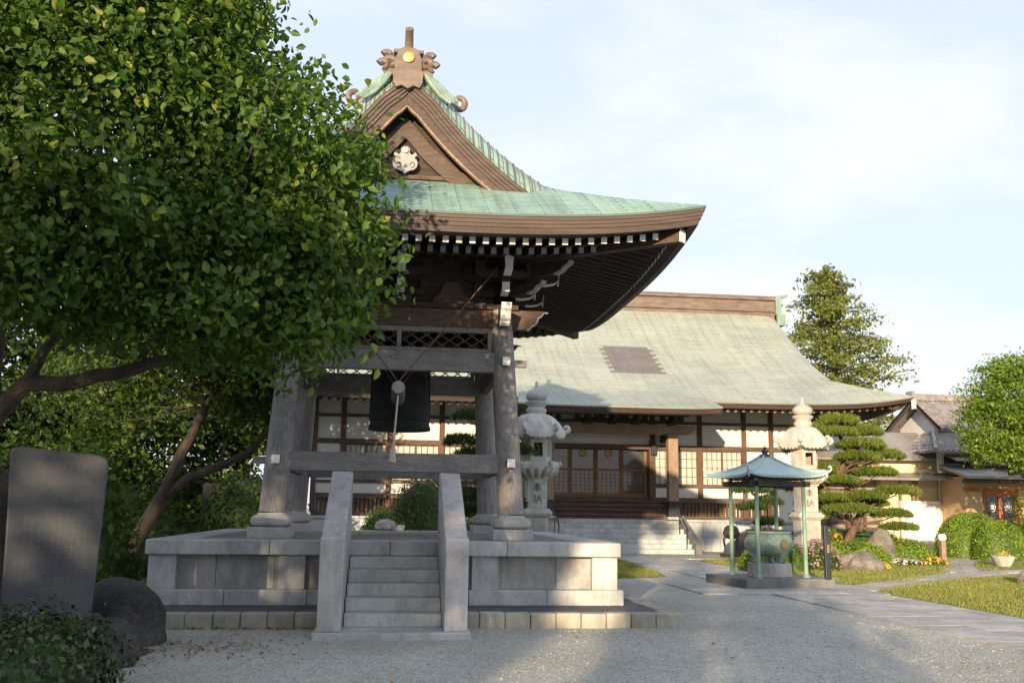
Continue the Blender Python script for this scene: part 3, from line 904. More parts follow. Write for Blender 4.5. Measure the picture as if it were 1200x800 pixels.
def strip_along(mb, curve, a, b, mp, p0, p1, a1=None, b1=None):
    """solid strip below a curve in the (q, z) plane between offsets a and b, from p0 to p1"""
    n = len(curve); A = []; B = []
    for i, (q_, z_) in enumerate(curve):
        q0, z0_ = curve[max(i-1, 0)]; q1, z1_ = curve[min(i+1, n-1)]
        dx, dz = q1-q0, z1_-z0_
        L = math.hypot(dx, dz)
        nx, nz = dz/L, -dx/L
        if nz > 0: nx, nz = -nx, -nz
        t = i/(n-1)
        aa = a if a1 is None else a+(a1-a)*t
        bb = b if b1 is None else b+(b1-b)*t
        def clampq(q): return max(q, 0.0) if curve[0][0] > 0 else min(q, 0.0)
        A.append((clampq(q_+nx*aa), z_+nz*aa)); B.append((clampq(q_+nx*bb), z_+nz*bb))
    rows = []
    for p_, C in ((p0, A), (p0, B), (p1, B), (p1, A), (p0, A)):
        rows.append([mp(p_, q_, z_) for q_, z_ in C])
    mb.grid(rows, smooth=False)
    for k in (0, n-1):
        mb.add([mp(p0, *A[k]), mp(p0, *B[k]), mp(p1, *B[k]), mp(p1, *A[k])], [(0, 1, 2, 3)])

# ------------------------------------------------------------------ the bell tower
TX, TY = 0.06, 18.48
tower = thing('bell_tower', 'weathered wooden bell tower with turquoise copper roof on the granite platform', 'bell tower', (TX, TY, PT))
SP = 1.985                       # half spacing at the pillar foot
def pil(sx, sy, z):              # the pillars lean inwards
    t = (z-1.5)/3.5
    return TX+sx*(SP-0.19*t), TY+sy*(SP-0.19*t)
for sx in (-1, 1):
    for sy in (-1, 1):
        x0, y0, = pil(sx, sy, 1.5)
        mb = MB(); mb.box(x0-0.34, x0+0.34, y0-0.34, y0+0.34, PT-0.02, 1.305); mb.build('base_slab', M['granite'], tower, 0.02)
        mb = MB(); mb.lathe([(0.2, 1.30), (0.27, 1.305), (0.33, 1.35), (0.345, 1.40), (0.33, 1.455), (0.27, 1.495), (0.235, 1.51), (0.235, 1.535), (0.1, 1.536)], x0, y0, 32)
        mb.build('base_stone', M['granite_white'], tower)
        mb = MB()
        zs = [1.536, 1.6, 2.4, 3.4, 4.4, 5.1]
        mb.tube([(*pil(sx, sy, z), z) for z in zs], [0.222, 0.222, 0.215, 0.203, 0.192, 0.183], 24)
        mb.build('pillar', M['grey_wood_z'], tower)
        for z in (2.40, 4.14):
            x, y = pil(sx, sy, z)
            mb = MB(); mb.box(x-0.06, x+0.06, y+sy*0.30-0.09, y+sy*0.30+0.09, z-0.065, z+0.065); b_ = mb.build('tie_end', M['grey_wood_y'], tower, 0.006)
            mb = MB(); yy = y+sy*0.395; mb.box(x-0.066, x+0.066, yy-0.012, yy+0.012, z-0.071, z+0.071); mb.build('end_cap', M['white_paint'], b_, 0.005)
for sy in (-1, 1):
    for z0, z1, w in ((2.235, 2.55, 0.19), (3.985, 4.33, 0.19)):
        zm = (z0+z1)/2
        xa, y = pil(-1, sy, zm); xb, _ = pil(1, sy, zm)
        mb = MB(); mb.box(xa-0.02, xb+0.02, y-w/2, y+w/2, z0, z1); mb.build('tie_beam', M['grey_wood_x'], tower, 0.012)
        for x_, sg in ((xa, -1), (xb, 1)):
            mb = MB(); c = x_+sg*0.29; mb.box(c-0.12, c+0.12, y-0.055, y+0.055, zm-0.06, zm+0.06); mb.build('tie_end', M['grey_wood_x'], tower, 0.006)
for sx in (-1, 1):
    for z0, z1, w in ((2.28, 2.52, 0.15), (4.02, 4.28, 0.15)):
        zm = (z0+z1)/2
        x, ya = pil(sx, -1, zm); _, yb = pil(sx, 1, zm)
        mb = MB(); mb.box(x-w/2, x+w/2, ya, yb, z0, z1); mb.build('tie_beam', M['grey_wood_y'], tower, 0.012)
# lattice panels between the upper ties and the head beams
def lattice(p0, p1, z0, z1):
    p0, p1 = V3(p0), V3(p1)
    d = (p1-p0); L = d.length; d.normalize()
    mb = MB()
    pitch = 0.235; h = z1-z0; sl = pitch/0.15
    k = h*sl*0.72
    def pt(s_, z): return p0+d*s_+V3((0, 0, z))
    nrm = V3((-d.y, d.x, 0))
    run = h*1.55
    s0 = -run
    while s0 < L:
        for sg in (1, -1):
            a, b = (s0, s0+run)
            za, zb = (z0, z1) if sg > 0 else (z1, z0)
            t0 = max(0, (0-a)/(b-a)); t1 = min(1, (L-a)/(b-a))
            if t1-t0 > 0.08:
                mb.beam(pt(a+(b-a)*t0, za+(zb-za)*t0)+nrm*0.009*sg, pt(a+(b-a)*t1, za+(zb-za)*t1)+nrm*0.009*sg, 0.016, 0.02)
        s0 += run/1.75
    return mb
for sy in (-1, 1):
    z0, z1 = 4.40, 4.68
    xa, y = pil(-1, sy, 4.55); xb, _ = pil(1, sy, 4.55)
    xa += 0.19; xb -= 0.19
    fr = MB(); fr.box(xa, xb, y-0.05, y+0.05, 4.33, z0); fr.box(xa, xb, y-0.05, y+0.05, z1, 4.765)
    for x_ in (xa+0.04, xb-0.04, (xa+xb)/2): fr.box(x_-0.04, x_+0.04, y-0.048, y+0.048, z0+0.002, z1-0.002)
    f_ = fr.build('lattice_panel', M['grey_wood_x'], tower, 0.006)
    lattice((xa+0.08, y, 0), (xb-0.08, y, 0), z0-0.01, z1+0.01).build('lattice', M['brown_wood_x'], f_)
for sx in (-1, 1):
    x, ya = pil(sx, -1, 4.55); _, yb = pil(sx, 1, 4.55)
    ya += 0.19; yb -= 0.19
    fr = MB(); fr.box(x-0.05, x+0.05, ya, yb, 4.33, 4.40); fr.box(x-0.05, x+0.05, ya, yb, 4.68, 4.765)
    f_ = fr.build('lattice_panel', M['grey_wood_y'], tower, 0.006)
    lattice((x, ya, 0), (x, yb, 0), 4.39, 4.69).build('lattice', M['brown_wood_y'], f_)
# head beams with scrolled noses
nose = [(0, 0), (0.30, 0), (0.36, 0.03), (0.37, 0.07), (0.44, 0.10), (0.48, 0.15), (0.49, 0.22), (0.56, 0.26), (0.60, 0.32), (0.60, 0.345), (0, 0.345)]
HZ = 4.765
for sy in (-1, 1):
    xa, y = pil(-1, sy, 4.95); xb, _ = pil(1, sy, 4.95)
    mb = MB(); mb.box(xa, xb, y-0.085, y+0.085, HZ, 5.10); mb.build('head_beam', M['brown_wood_x'], tower, 0.012)
    for x_, sg in ((xa, -1), (xb, 1)):
        mb = MB(); mb.prism(nose, (x_+sg*0.15, y-0.08, HZ), (sg, 0, 0), (0, 0, 1), (0, 0.16, 0)); n_ = mb.build('beam_nose', M['brown_wood_x'], tower)
        mb = MB()
        for (a, b), (c, d) in zip(nose[1:9], nose[2:10]):
            mb.beam((x_+sg*(0.15+a), y, HZ+b), (x_+sg*(0.15+c), y, HZ+d), 0.165, 0.022, up=(0, 1, 0) if False else (0, 0, 1))
        mb.build('painted_edge', M['grey_paint'], n_)
for sx in (-1, 1):
    x, ya = pil(sx, -1, 4.95); _, yb = pil(sx, 1, 4.95)
    mb = MB(); mb.box(x-0.085, x+0.085, ya, yb, HZ+0.004, 5.096); mb.build('head_beam', M['brown_wood_y'], tower, 0.012)
    for y_, sg in ((ya, -1), (yb, 1)):
        mb = MB(); mb.prism(nose, (x-0.085, y_+sg*0.15, HZ), (0, sg, 0), (0, 0, 1), (0.17, 0, 0)); n_ = mb.build('beam_nose', M['brown_wood_y'], tower)
        mb = MB()
        for (a, b), (c, d) in zip(nose[1:9], nose[2:10]):
            mb.beam((x, y_+sg*(0.15+a), HZ+b), (x, y_+sg*(0.15+c), HZ+d), 0.175, 0.022)
        mb.build('painted_edge', M['white_paint'], n_)
# plate on top of the head beams, then the bracket sets
BS = 1.80
for sgn, ax in ((-1, 'x'), (1, 'x'), (-1, 'y'), (1, 'y')):
    mb = MB()
    if ax == 'x': mb.box(TX-BS-0.28, TX+BS+0.28, TY+sgn*BS-0.15, TY+sgn*BS+0.15, 5.10, 5.19)
    else: mb.box(TX+sgn*BS-0.15, TX+sgn*BS+0.15, TY-BS+0.152, TY+BS-0.152, 5.101, 5.191)
    mb.build('wall_plate', M['dark_wood'], tower, 0.008)
def bracket(x, y, ox, oy):
    """bracket set at (x, y); (ox, oy) points outwards"""
    o = V3((ox, oy, 0)); o.normalize()
    sd_ = V3((-o.y, o.x, 0))
    c = V3((x, y, 0))
    def ob(cn, du, ds_, z0, z1, mb_):
        q = c+cn
        mb_.beam(q+V3((0, 0, z0)), q+V3((0, 0, z1)), du, ds_, up=o)
    mb = MB()
    ob(V3((0, 0, 0)), 0.30, 0.30, 5.19, 5.33, mb)
    # lateral arms with bearing blocks
    for z, hl in ((5.33, 0.52), (5.60, 0.72)):
        arm = [(-hl, 0.13), (-hl, 0.07), (-hl+0.07, 0.02), (-hl+0.18, 0), (hl-0.18, 0), (hl-0.07, 0.02), (hl, 0.07), (hl, 0.13)]
        mb.prism(arm, c+o*(-0.06)+V3((0, 0, z)), sd_, (0, 0, 1), o*0.12)
        for k in (-1, 0, 1): ob(sd_*(k*(hl-0.10)), 0.17, 0.17, z+0.13, z+0.27, mb)
        if z > 5.5:
            arm2 = [(a*0.75, b) for a, b in arm]
            mb.prism(arm2, c+o*(0.45-0.06)+V3((0, 0, z)), sd_, (0, 0, 1), o*0.12)
            for k in (-1, 0, 1): ob(o*0.45+sd_*(k*(hl*0.75-0.10)), 0.17, 0.17, z+0.13, z+0.27, mb)
    ob(o*0.45, 0.17, 0.17, 5.47, 5.60, mb)
    # outward arms
    for z, ln in ((5.33, 0.58), (5.60, 1.0)):
        arm = [(-0.3, 0), (ln-0.22, 0), (ln-0.08, 0.03), (ln, 0.08), (ln, 0.145), (-0.3, 0.145)]
        mb.prism(arm, c-sd_*0.063+V3((0, 0, z)), o, (0, 0, 1), sd_*0.126)
    ob(o*0.92, 0.18, 0.18, 5.745, 5.87, mb)
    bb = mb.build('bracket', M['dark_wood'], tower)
    for z, ln, h in ((5.33, 0.58, 0.145), (5.60, 1.0, 0.145)):
        e = MB()
        q = c+o*(ln+0.007)
        e.beam(q+V3((0, 0, z+0.005)), q+V3((0, 0, z+h+0.03)), 0.13, 0.014, up=o)
        cu = [(ln-0.34, 0.0), (ln-0.22, -0.004), (ln-0.08, 0.026), (ln+0.004, 0.075)]
        for (a, b), (a2, b2) in zip(cu[:-1], cu[1:]): e.beam(c+o*a+V3((0, 0, z+b)), c+o*a2+V3((0, 0, z+b2)), 0.132, 0.016)
        e.build('painted_end', M['white_paint'], bb)
    e = MB(); q = c+o*1.02
    e.beam(q+V3((0, 0, 5.76)), q+V3((0, 0, 5.87)), 0.15, 0.014, up=o)
    e.build('painted_end', M['white_paint'], bb)
for sx in (-1, 0, 1):
    for sy in (-1, 1): bracket(TX+sx*BS, TY+sy*BS, 0, sy)
for sy in (-1, 0, 1):
    for sx in (-1, 1): bracket(TX+sx*BS, TY+sy*BS, sx, 0) if sy == 0 or True else None
for sx in (-1, 1):
    for sy in (-1, 1):
        c = V3((TX+sx*BS, TY+sy*BS, 0)); o = V3((sx, sy, 0)).normalized(); sd_ = V3((-o.y, o.x, 0))
        mb = MB()
        for z, ln in ((5.34, 0.85), (5.61, 1.42)):
            arm = [(-0.2, 0), (ln-0.25, 0), (ln-0.10, 0.05), (ln-0.06, 0.10), (ln+0.04, 0.14), (ln+0.08, 0.2), (-0.2, 0.2)]
            mb.prism(arm, c-sd_*0.068+V3((0, 0, z)), o, (0, 0, 1), sd_*0.136)
        bb = mb.build('corner_bracket', M['dark_wood'], tower)
        e = MB()
        for z, ln in ((5.34, 0.85), (5.61, 1.42)):
            arm = [(ln-0.25, 0), (ln-0.10, 0.05), (ln-0.06, 0.10), (ln+0.04, 0.14), (ln+0.08, 0.2)]
            for (a, b), (a2, b2) in zip(arm[:-1], arm[1:]):
                e.beam(c+o*a+V3((0, 0, z+b)), c+o*a2+V3((0, 0, z+b2)), 0.14, 0.022)
        e.build('painted_edge', M['grey_paint'], bb)
# frog-leg struts between the brackets
for sy in (-1, 1):
    for k in (-0.5, 0.5):
        x = TX+k*BS
        poly = [(-0.42, 0), (-0.34, 0.02), (-0.30, 0.12), (-0.2, 0.2), (-0.15, 0.34), (-0.1, 0.4), (0.1, 0.4), (0.15, 0.34), (0.2, 0.2), (0.30, 0.12), (0.34, 0.02), (0.42, 0)]
        mb = MB(); mb.prism(poly, (x, TY+sy*BS-0.04, 5.19), (1, 0, 0), (0, 0, 1), (0, 0.08, 0)); mb.build('frog_leg_strut', M['brown_wood_x'], tower)
# boards behind the brackets and the ceiling
mb = MB()
for sy in (-1, 1): mb.box(TX-BS, TX+BS, TY+sy*(BS-0.05)-0.015, TY+sy*(BS-0.05)+0.015, 5.19, 6.2)
for sx in (-1, 1): mb.box(TX+sx*(BS-0.05)-0.015, TX+sx*(BS-0.05)+0.015, TY-BS+0.07, TY+BS-0.07, 5.19, 6.2)
mb.build('wall_board', M['dark_wood'], tower)
mb = MB(); mb.box(TX-BS-0.1, TX+BS+0.1, TY-BS-0.1, TY+BS+0.1, 6.21, 6.25); mb.build('ceiling', M['dark_wood'], tower)
# eave purlins on the bracket tips
for sy in (-1, 1):
    mb = MB(); y = TY+sy*(BS+0.92); mb.box(TX-BS-1.5, TX+BS+1.5, y-0.08, y+0.08, 5.87, 5.99); mb.build('purlin', M['dark_wood'], tower)
for sx in (-1, 1):
    mb = MB(); x = TX+sx*(BS+0.92); mb.box(x-0.08, x+0.08, TY-BS-1.4, TY+BS+1.4, 5.872, 5.988); mb.build('purlin', M['dark_wood'], tower)

trf = irimoya(TX, TY, 'Y', 4.70, 4.62, 3.04, 2.50, 5.99, lambda d: 0.53*d+0.0027*d**4 if d < 4.15 else 3.0+0.85*(d-4.15), 0.30, 2.6, 3.2)
trf['ring']([(0, 0), (0.0, -0.035)], trf['top'])
trf['top'].build('roof', M['patina'], tower, fix=False)
mb = MB(); trf['ring']([(0.012, -0.036), (0.018, -0.085), (0.034, -0.088), (0.040, -0.14), (0.056, -0.143), (0.062, -0.195), (0.080, -0.198), (0.10, -0.285), (0.22, -0.30)], mb)
mb.build('fascia', M['fascia'], tower, fix=False)
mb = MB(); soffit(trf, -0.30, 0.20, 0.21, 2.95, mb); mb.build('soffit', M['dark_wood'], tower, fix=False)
# rafters: two tiers round the eaves
def rafter_pts(side, u, tier):
    # u along the eave; returns outer and inner end
    Lp, Lq = trf['Lp'], trf['Lq']
    d0, d1 = (0.42, 1.5) if tier == 0 else (1.22, 2.85)
    dz = -0.052 if tier == 0 else -0.155
    half = Lp if side < 2 else Lq
    out = []
    for d in (d0, d1):
        dd = min(d, max(d0, half-abs(u)-0.02)) if half-abs(u) < d1 else d
        den = half-dd
        s_ = max(-1, min(1, u/den))
        out.append((dd, sof_z(trf, -0.30, 0.20, 0.21, 2.95, s_, dd)+dz))
    pts = []
    for dd, z in out:
        sg = 1 if side % 2 == 0 else -1
        pts.append(trf['mp'](u, sg*(Lq-dd), z) if side < 2 else trf['mp'](sg*(Lp-dd), u, z))
    return pts
rest = MB()
cnt = 0
rc = {0: MB(), 1: MB()}
for tier in (0, 1):
    for side in (3, 0, 2, 1):
        half = trf['Lp'] if side < 2 else trf['Lq']
        d0 = 0.42 if tier == 0 else 1.22
        n = int((half-d0-0.10)/0.205)
        for k in range(-n, n+1):
            u = k*0.205+0.03
            a, b = rafter_pts(side, u, tier)
            if (V3(a)-V3(b)).length < 0.08: continue
            w = 0.085 if tier == 0 else 0.08
            if side == 3 and u > -3.2:
                mb = MB(); mb.beam(a, b, w, 0.095); r_ = mb.build('rafter', M['dark_wood'], tower)
                d = (V3(b)-V3(a)).normalized()
                e = MB(); e.beam(V3(a)-d*0.012, V3(a)-d*0.001, w+0.004, 0.10)
                e.build('rafter_end', M['white_paint'] if tier == 0 else M['grey_paint'], r_)
            else:
                rest.beam(a, b, w, 0.095)
                if tier == 0 and side in (0, 2):
                    d = (V3(b)-V3(a)).normalized(); rc[0].beam(V3(a)-d*0.012, V3(a)-d*0.001, w+0.004, 0.10)
ro_ = tag(rest.build('rafter', M['dark_wood'], tower, fix=False), kind='stuff')
rc[0].build('rafter_end', M['white_paint'], ro_, fix=False)
# flying-rafter battens and hip rafters with white ends
for sx in (-1, 1):
    for sy in (-1, 1):
        a = V3((TX+sx*(4.62-0.30), TY+sy*(4.70-0.30), 0)); b = V3((TX+sx*BS, TY+sy*BS, 0))
        a.z = sof_z(trf, -0.30, 0.20, 0.21, 2.95, 1, 0.30)-0.10; b.z = 6.02
        mb = MB(); mb.beam(a, b, 0.16, 0.20); h_ = mb.build('hip_rafter', M['brown_wood_y'], tower)
        d = (b-a).normalized(); e = MB(); e.beam(a-d*0.015, a-d*0.001, 0.166, 0.206); e.build('hip_end', M['white_paint'], h_)
# verge: copper bands, bargeboards, gable wall
for sgp in (-1, 1):
    mp = trf['mp']
    pv = sgp*trf['Lv']
    cop = MB(); brd = MB(); edge = MB()
    for sgq in (-1, 1):
        cv = verge_curve(trf, sgq)
        cv = [(sgq*(trf['Lq']-trf['dv']+0.12), trf['zq'](trf['Lv'], trf['dv'])-0.05)] + cv
        for j in range(4):
            strip_along(cop, cv, 0.006+0.055*j, 0.003+0.055*(j+1), mp, pv-sgp*(0.0+0.026*j), pv-sgp*0.4, 0.006+0.055*j, 0.003+0.055*(j+1))
        strip_along(brd, cv[2:], 0.22, 0.31, mp, pv-sgp*0.11, pv-sgp*0.20, 0.22, 0.37)
        strip_along(edge, cv[2:], 0.31, 0.345, mp, pv-sgp*0.105, pv-sgp*0.20, 0.37, 0.405)
    cop.build('verge_band', M['fascia'], tower, fix=False)
    bb = brd.build('bargeboard', M['hafu'], tower, fix=False)
    edge.build('bargeboard_lit_edge', M['porch_wood'], bb, fix=False)  # paler wood strip: sunlight on the board's lower edge put into the colour
    # gable wall with inner boards
    pg = sgp*(trf['Lg']+0.02)
    cl = [(q_, z_-0.22) for q_, z_ in verge_curve(trf, 1)]; cr_ = [(q_, z_-0.22) for q_, z_ in verge_curve(trf, -1)][::-1]
    poly = [(q_, z_) for q_, z_ in cl] + [(q_, z_) for q_, z_ in cr_[1:]] + [(-2.7, 6.6), (2.7, 6.6)]
    mb = MB(); a = [mp(pg, q_, z_) for q_, z_ in poly]; mb.add(a, [tuple(range(len(a)))]); mb.build('gable_wall', M['dark_wood'], tower)
    inn = MB(); pi_ = pg+sgp*0.10
    for sgq in (-1, 1):
        pts = [(0.0, 8.30), (0.42, 7.80), (0.95, 7.36), (1.75, 6.93)]
        lo = [(0.0, 7.92), (0.30, 7.56), (0.72, 7.18), (1.20, 6.90)]
        A = [mp(pi_, sgq*q_, z_) for q_, z_ in pts]; B = [mp(pi_, sgq*q_, z_) for q_, z_ in lo]
        C = [mp(pi_-sgp*0.07, sgq*q_, z_) for q_, z_ in pts]; Dd = [mp(pi_-sgp*0.07, sgq*q_, z_) for q_, z_ in lo]
        inn.grid([A, B, Dd, C, A], smooth=False)
    inn.build('inner_bargeboard', M['hafu'], tower, fix=False)
    for z0, z1, hw, off in ((7.20, 7.27, 1.15, 0.06), (7.02, 7.12, 1.4, 0.085), (6.84, 6.99, 2.2, 0.11)):
        mb = MB(); mb.beam(mp(pg+sgp*off*0.5, -hw, (z0+z1)/2), mp(pg+sgp*off*0.5, hw, (z0+z1)/2), off, z1-z0); mb.build('gable_beam', M['brown_wood_x'], tower, 0.006)
    # hanging pendant under the gable peak
    pk = pg+sgp*0.16
    half = [(0, -0.02), (0.05, -0.02), (0.09, -0.06), (0.085, -0.13), (0.13, -0.17), (0.20, -0.12), (0.235, -0.17), (0.20, -0.20), (0.18, -0.225), (0.225, -0.25), (0.25, -0.31), (0.235, -0.38), (0.18, -0.43), (0.11, -0.445), (0.05, -0.47), (0, -0.51)]
    half = [(a*0.86, b*1.0) for a, b in half]
    poly = half + [(-a, b) for a, b in half[::-1][1:-1]]
    mb = MB()
    for sg_poly in (1,):
        o_ = V3(mp(pk, 0, 7.76)); u_ = V3(mp(0, 1, 0))-V3(mp(0, 0, 0)); dvec = V3(mp(-sgp*0.06, 0, 0))-V3(mp(0, 0, 0))
        mb.prism(poly, o_, u_, (0, 0, 1), dvec)
    g_ = mb.build('gable_pendant', M['grey_paint'], tower, 0.006)
    mb = MB()
    for k in (-1, 1):
        c = [(k*0.115+0.055*math.cos(t)*(1-0.5*i/14), -0.345+0.055*math.sin(t)*(1-0.5*i/14)) for i, t in enumerate(np.linspace(-1.8, 3.6, 15))]
        mb.tube([o_+u_*a+V3((0, 0, b))-dvec.normalized()*0.004 for a, b in c], 0.008, 5)
    mb.prism([(0, -0.33), (0.03, -0.40), (-0.03, -0.40)], o_-dvec.normalized()*0.003, u_, (0, 0, 1), dvec*0.02)
    mb.build('pendant_scroll', M['brown_wood_x'], g_)
    mb = MB(); q0 = o_+V3((0, 0, -0.10)); mb.tube([q0-dvec*0.2, q0-dvec*0.7, q0-dvec*1.1], [0.05, 0.045, 0.012], 12); mb.build('pendant_boss', M['white_paint'], g_)
# ridge with its end ornaments
ZR = 9.02
mb = MB(); mb.box(TX-0.20, TX+0.20, TY-2.85, TY+2.85, 8.80, 9.36); mb.box(TX-0.26, TX+0.26, TY-2.87, TY+2.87, 9.36, 9.43)
mb.build('ridge', M['brown_copper'], tower, 0.02)
mb = MB(); mb.tube([(TX, TY-2.80, 9.42), (TX, TY+2.80, 9.42)], 0.07, 12); mb.build('ridge_roll', M['patina_plain'], tower)
for sgp in (-1, 1):
    y = TY+sgp*(trf['Lv']+0.03)
    body = [(-0.24, 0), (0.24, 0), (0.235, 0.26), (0.20, 0.34), (0.17, 0.43), (0.10, 0.475), (-0.10, 0.475), (-0.17, 0.43), (-0.20, 0.34), (-0.235, 0.26)]
    mb = MB(); mb.prism(body, (TX, y-sgp*0.02, 8.90), (1, 0, 0), (0, 0, 1), (0, -sgp*0.36, 0)); or_ = mb.build('ridge_ornament', M['brown_copper'], tower, 0.02)
    for k in (-1, 1):
        sc = MB()
        for j, (cx_, cz_, r_) in enumerate(((0.30, 9.10, 0.10), (0.42, 9.05, 0.085), (0.36, 9.22, 0.075))):
            pts = []
            for i, t in enumerate(np.linspace(0, 4.6, 16)):
                rr = r_*(1-0.62*i/15)
                pts.append((TX+k*(cx_+rr*math.cos(t+0.4)), y-sgp*0.1, cz_+rr*math.sin(t+0.4)))
            sc.tube(pts, [0.065]*8+[0.05]*8, 8)
        fin = [(0.20, 8.86), (0.27, 9.22), (0.32, 9.24), (0.36, 9.18), (0.41, 9.22), (0.43, 9.02), (0.40, 8.92)]
        sc.prism([(k*(a), b) for a, b in fin], (TX, y-sgp*0.10, 0), (1, 0, 0), (0, 0, 1), (0, -sgp*0.14, 0))
        sc.build('ornament_scroll', M['brown_copper'], or_, 0.008)
        for j in range(3):
            w0 = 0.04*j
            mb = MB(); mb.tube([(TX+k*(0.30+w0), y-sgp*(0.06+0.05*j), 8.90-0.00*j), (TX+k*(0.40+w0*1.3), y-sgp*(0.06+0.05*j), 8.74+0.03*j), (TX+k*(0.56+w0*1.5), y-sgp*(0.06+0.05*j), 8.55+0.04*j), (TX+k*(0.74+w0*1.6), y-sgp*(0.06+0.05*j), 8.42+0.04*j)], [0.05, 0.05, 0.045, 0.03], 7)
            mb.build('ornament_fin', M['patina_fin'], or_)
    # base of the ornament, flaring down over the verge
    mb = MB(); fl = [(-0.26, 8.93), (0.26, 8.93), (0.25, 8.72), (0.20, 8.62), (0.10, 8.66), (0.0, 8.60), (-0.10, 8.66), (-0.20, 8.62), (-0.25, 8.72)]
    mb.prism(fl, (TX, y+sgp*0.035, 0), (1, 0, 0), (0, 0, 1), (0, -sgp*0.2, 0)); mb.build('ornament_apron', M['brown_copper'], or_, 0.01)
    mb = MB(); yy = y-sgp*0.02+sgp*0.0
    mb.tube([(TX, yy+sgp*0.0, 9.18), (TX, yy+sgp*0.03, 9.18), (TX, yy+sgp*0.042, 9.18)], [0.095, 0.095, 0.07], 20); mb.build('gold_crest', M['gold'], or_)
    mb = MB(); mb.tube([(TX, y-sgp*0.22, 9.30), (TX, y-sgp*0.13, 9.46), (TX, y-sgp*0.03, 9.58), (TX, y+sgp*0.08, 9.66)], [0.075, 0.075, 0.07, 0.07], 14); mb.build('ridge_finial', M['brown_copper'], or_)
    # curled ends of the side ridges
    for k in (-1, 1):
        pts = []
        for i, t in enumerate(np.linspace(-1.2, 4.4, 18)):
            rr = 0.13*(1-0.7*i/17)
            pts.append((TX+k*(0.90+rr*math.cos(t)), y-sgp*0.55, 8.66+rr*math.sin(t)))
        pts = [(TX+k*0.70, y-sgp*0.5, 8.62), (TX+k*0.82, y-sgp*0.53, 8.53)] + pts
        mb = MB(); mb.tube(pts, [0.06]*4+[0.055]*8+[0.04]*8, 8); mb.build('side_scroll', M['brown_copper'], or_)
# seams on the rolled verge
for sgp in (-1, 1):
    for sgq in (-1, 1):
        mb = MB()
        for i in range(17):
            d = trf['dv']+0.35+(trf['Lq']-trf['dv']-0.6)*i/16
            pts = []
            for pp in (3.045, 2.95, 2.83, 2.70, 2.58, 2.40):
                x_, y_, z_ = trf['mp'](sgp*pp, sgq*(trf['Lq']-d), trf['zq'](pp, d))
                pts.append((x_, y_, z_+0.006))
            mb.tube(pts, 0.016, 5)
        tag(mb.build('verge_seams', M['brown_copper'], tower, fix=False), kind='stuff')
    pass

# ------------------------------------------------------------------ the bell, its striker
bell = thing('temple_bell', 'large dark bronze bell hanging inside the wooden tower', 'bell', (0.13, 18.42, 3.08))
bx, by = 0.13, 18.42
mb = MB()
mb.lathe([(0.50, 3.09), (0.585, 3.085), (0.59, 3.13), (0.565, 3.18), (0.56, 3.24), (0.575, 3.26), (0.56, 3.285), (0.55, 3.6), (0.54, 3.9), (0.555, 3.915), (0.54, 3.935), (0.52, 4.3), (0.505, 4.52), (0.47, 4.64), (0.38, 4.74), (0.2, 4.79), (0.05, 4.80)], bx, by, 40)
for k in range(4):
    t = k*PI/2+PI/4
    for j in range(4):
        for i in range(4):
            a = t+(-0.45+0.3*i); z = 4.06+0.12*j
            r_ = 0.535-(z-3.9)*0.05
            mb.tube([(bx+r_*math.cos(a), by+r_*math.sin(a), z), (bx+(r_+0.035)*math.cos(a), by+(r_+0.035)*math.sin(a), z)], 0.025, 7)
mb.build('body', M['bronze_dark'], bell)
mb = MB()
for k in range(4):
    t = k*PI/2
    mb.tube([(bx+0.556*math.cos(t), by+0.556*math.sin(t), 3.28), (bx+0.535*math.cos(t), by+0.535*math.sin(t), 4.3), (bx+0.45*math.cos(t), by+0.45*math.sin(t), 4.66)], 0.022, 6)
mb.build('band', M['bronze_dark'], bell)
mb = MB(); mb.tube([(bx-0.16, by, 4.76), (bx-0.15, by, 4.98), (bx, by, 5.08), (bx+0.15, by, 4.98), (bx+0.16, by, 4.76)], 0.06, 10)
mb.build('hanging_loop', M['bronze_dark'], bell)
mb = MB(); mb.beam((bx, TY-1.82, 5.26), (bx, TY+1.82, 5.26), 0.22, 0.26); mb.build('bell_beam', M['brown_wood_y'], tower, 0.01)
mb = MB(); mb.tube([(bx-0.02, by, 5.02), (bx, by, 5.14), (bx+0.02, by, 5.2)], 0.03, 6); mb.build('hook', M['iron'], bell)

log = thing('bell_striker', 'wooden log striker slung on ropes before the bronze bell', 'bell striker', (0.07, 16.6, 3.55))
mb = MB(); mb.tube([(0.07, 15.62, 3.565), (0.07, 15.68, 3.565), (0.08, 17.6, 3.60)], [0.105, 0.115, 0.125], 20); mb.build('log', M['grey_wood_y'], log)
mb = MB(); mb.tube([(0.07, 15.60, 3.565), (0.07, 15.617, 3.565)], 0.10, 20); mb.tube([(0.07, 15.585, 3.57), (0.07, 15.60, 3.57)], 0.03, 10); mb.build('end_plate', M['grey_paint'], log)
for p0, p1 in (((0.07, 15.75, 3.67), (1.70, 15.98, 5.72)), ((0.07, 15.75, 3.67), (-1.56, 15.98, 5.72)), ((0.08, 17.3, 3.72), (1.2, 17.3, 5.35)), ((0.08, 17.3, 3.72), (-1.06, 17.3, 5.35))):
    mb = MB(); mb.tube([p0, V3(p0).lerp(V3(p1), 0.5), p1], 0.011, 6); mb.build('rope', M['rope'], log)
mb = MB(); mb.tube([(0.07, 15.72, 3.45), (0.045, 15.68, 3.0), (0.02, 15.66, 2.62)], [0.016, 0.016, 0.018], 8)
w_ = mb.build('pull_rope', M['white_rope'], log)
mb = MB(); mb.tube([(0.02, 15.66, 2.64), (0.02, 15.66, 2.56), (0.015, 15.66, 2.44), (0.01, 15.66, 2.36)], [0.022, 0.045, 0.05, 0.062], 10); mb.build('tassel', M['white_rope'], w_)
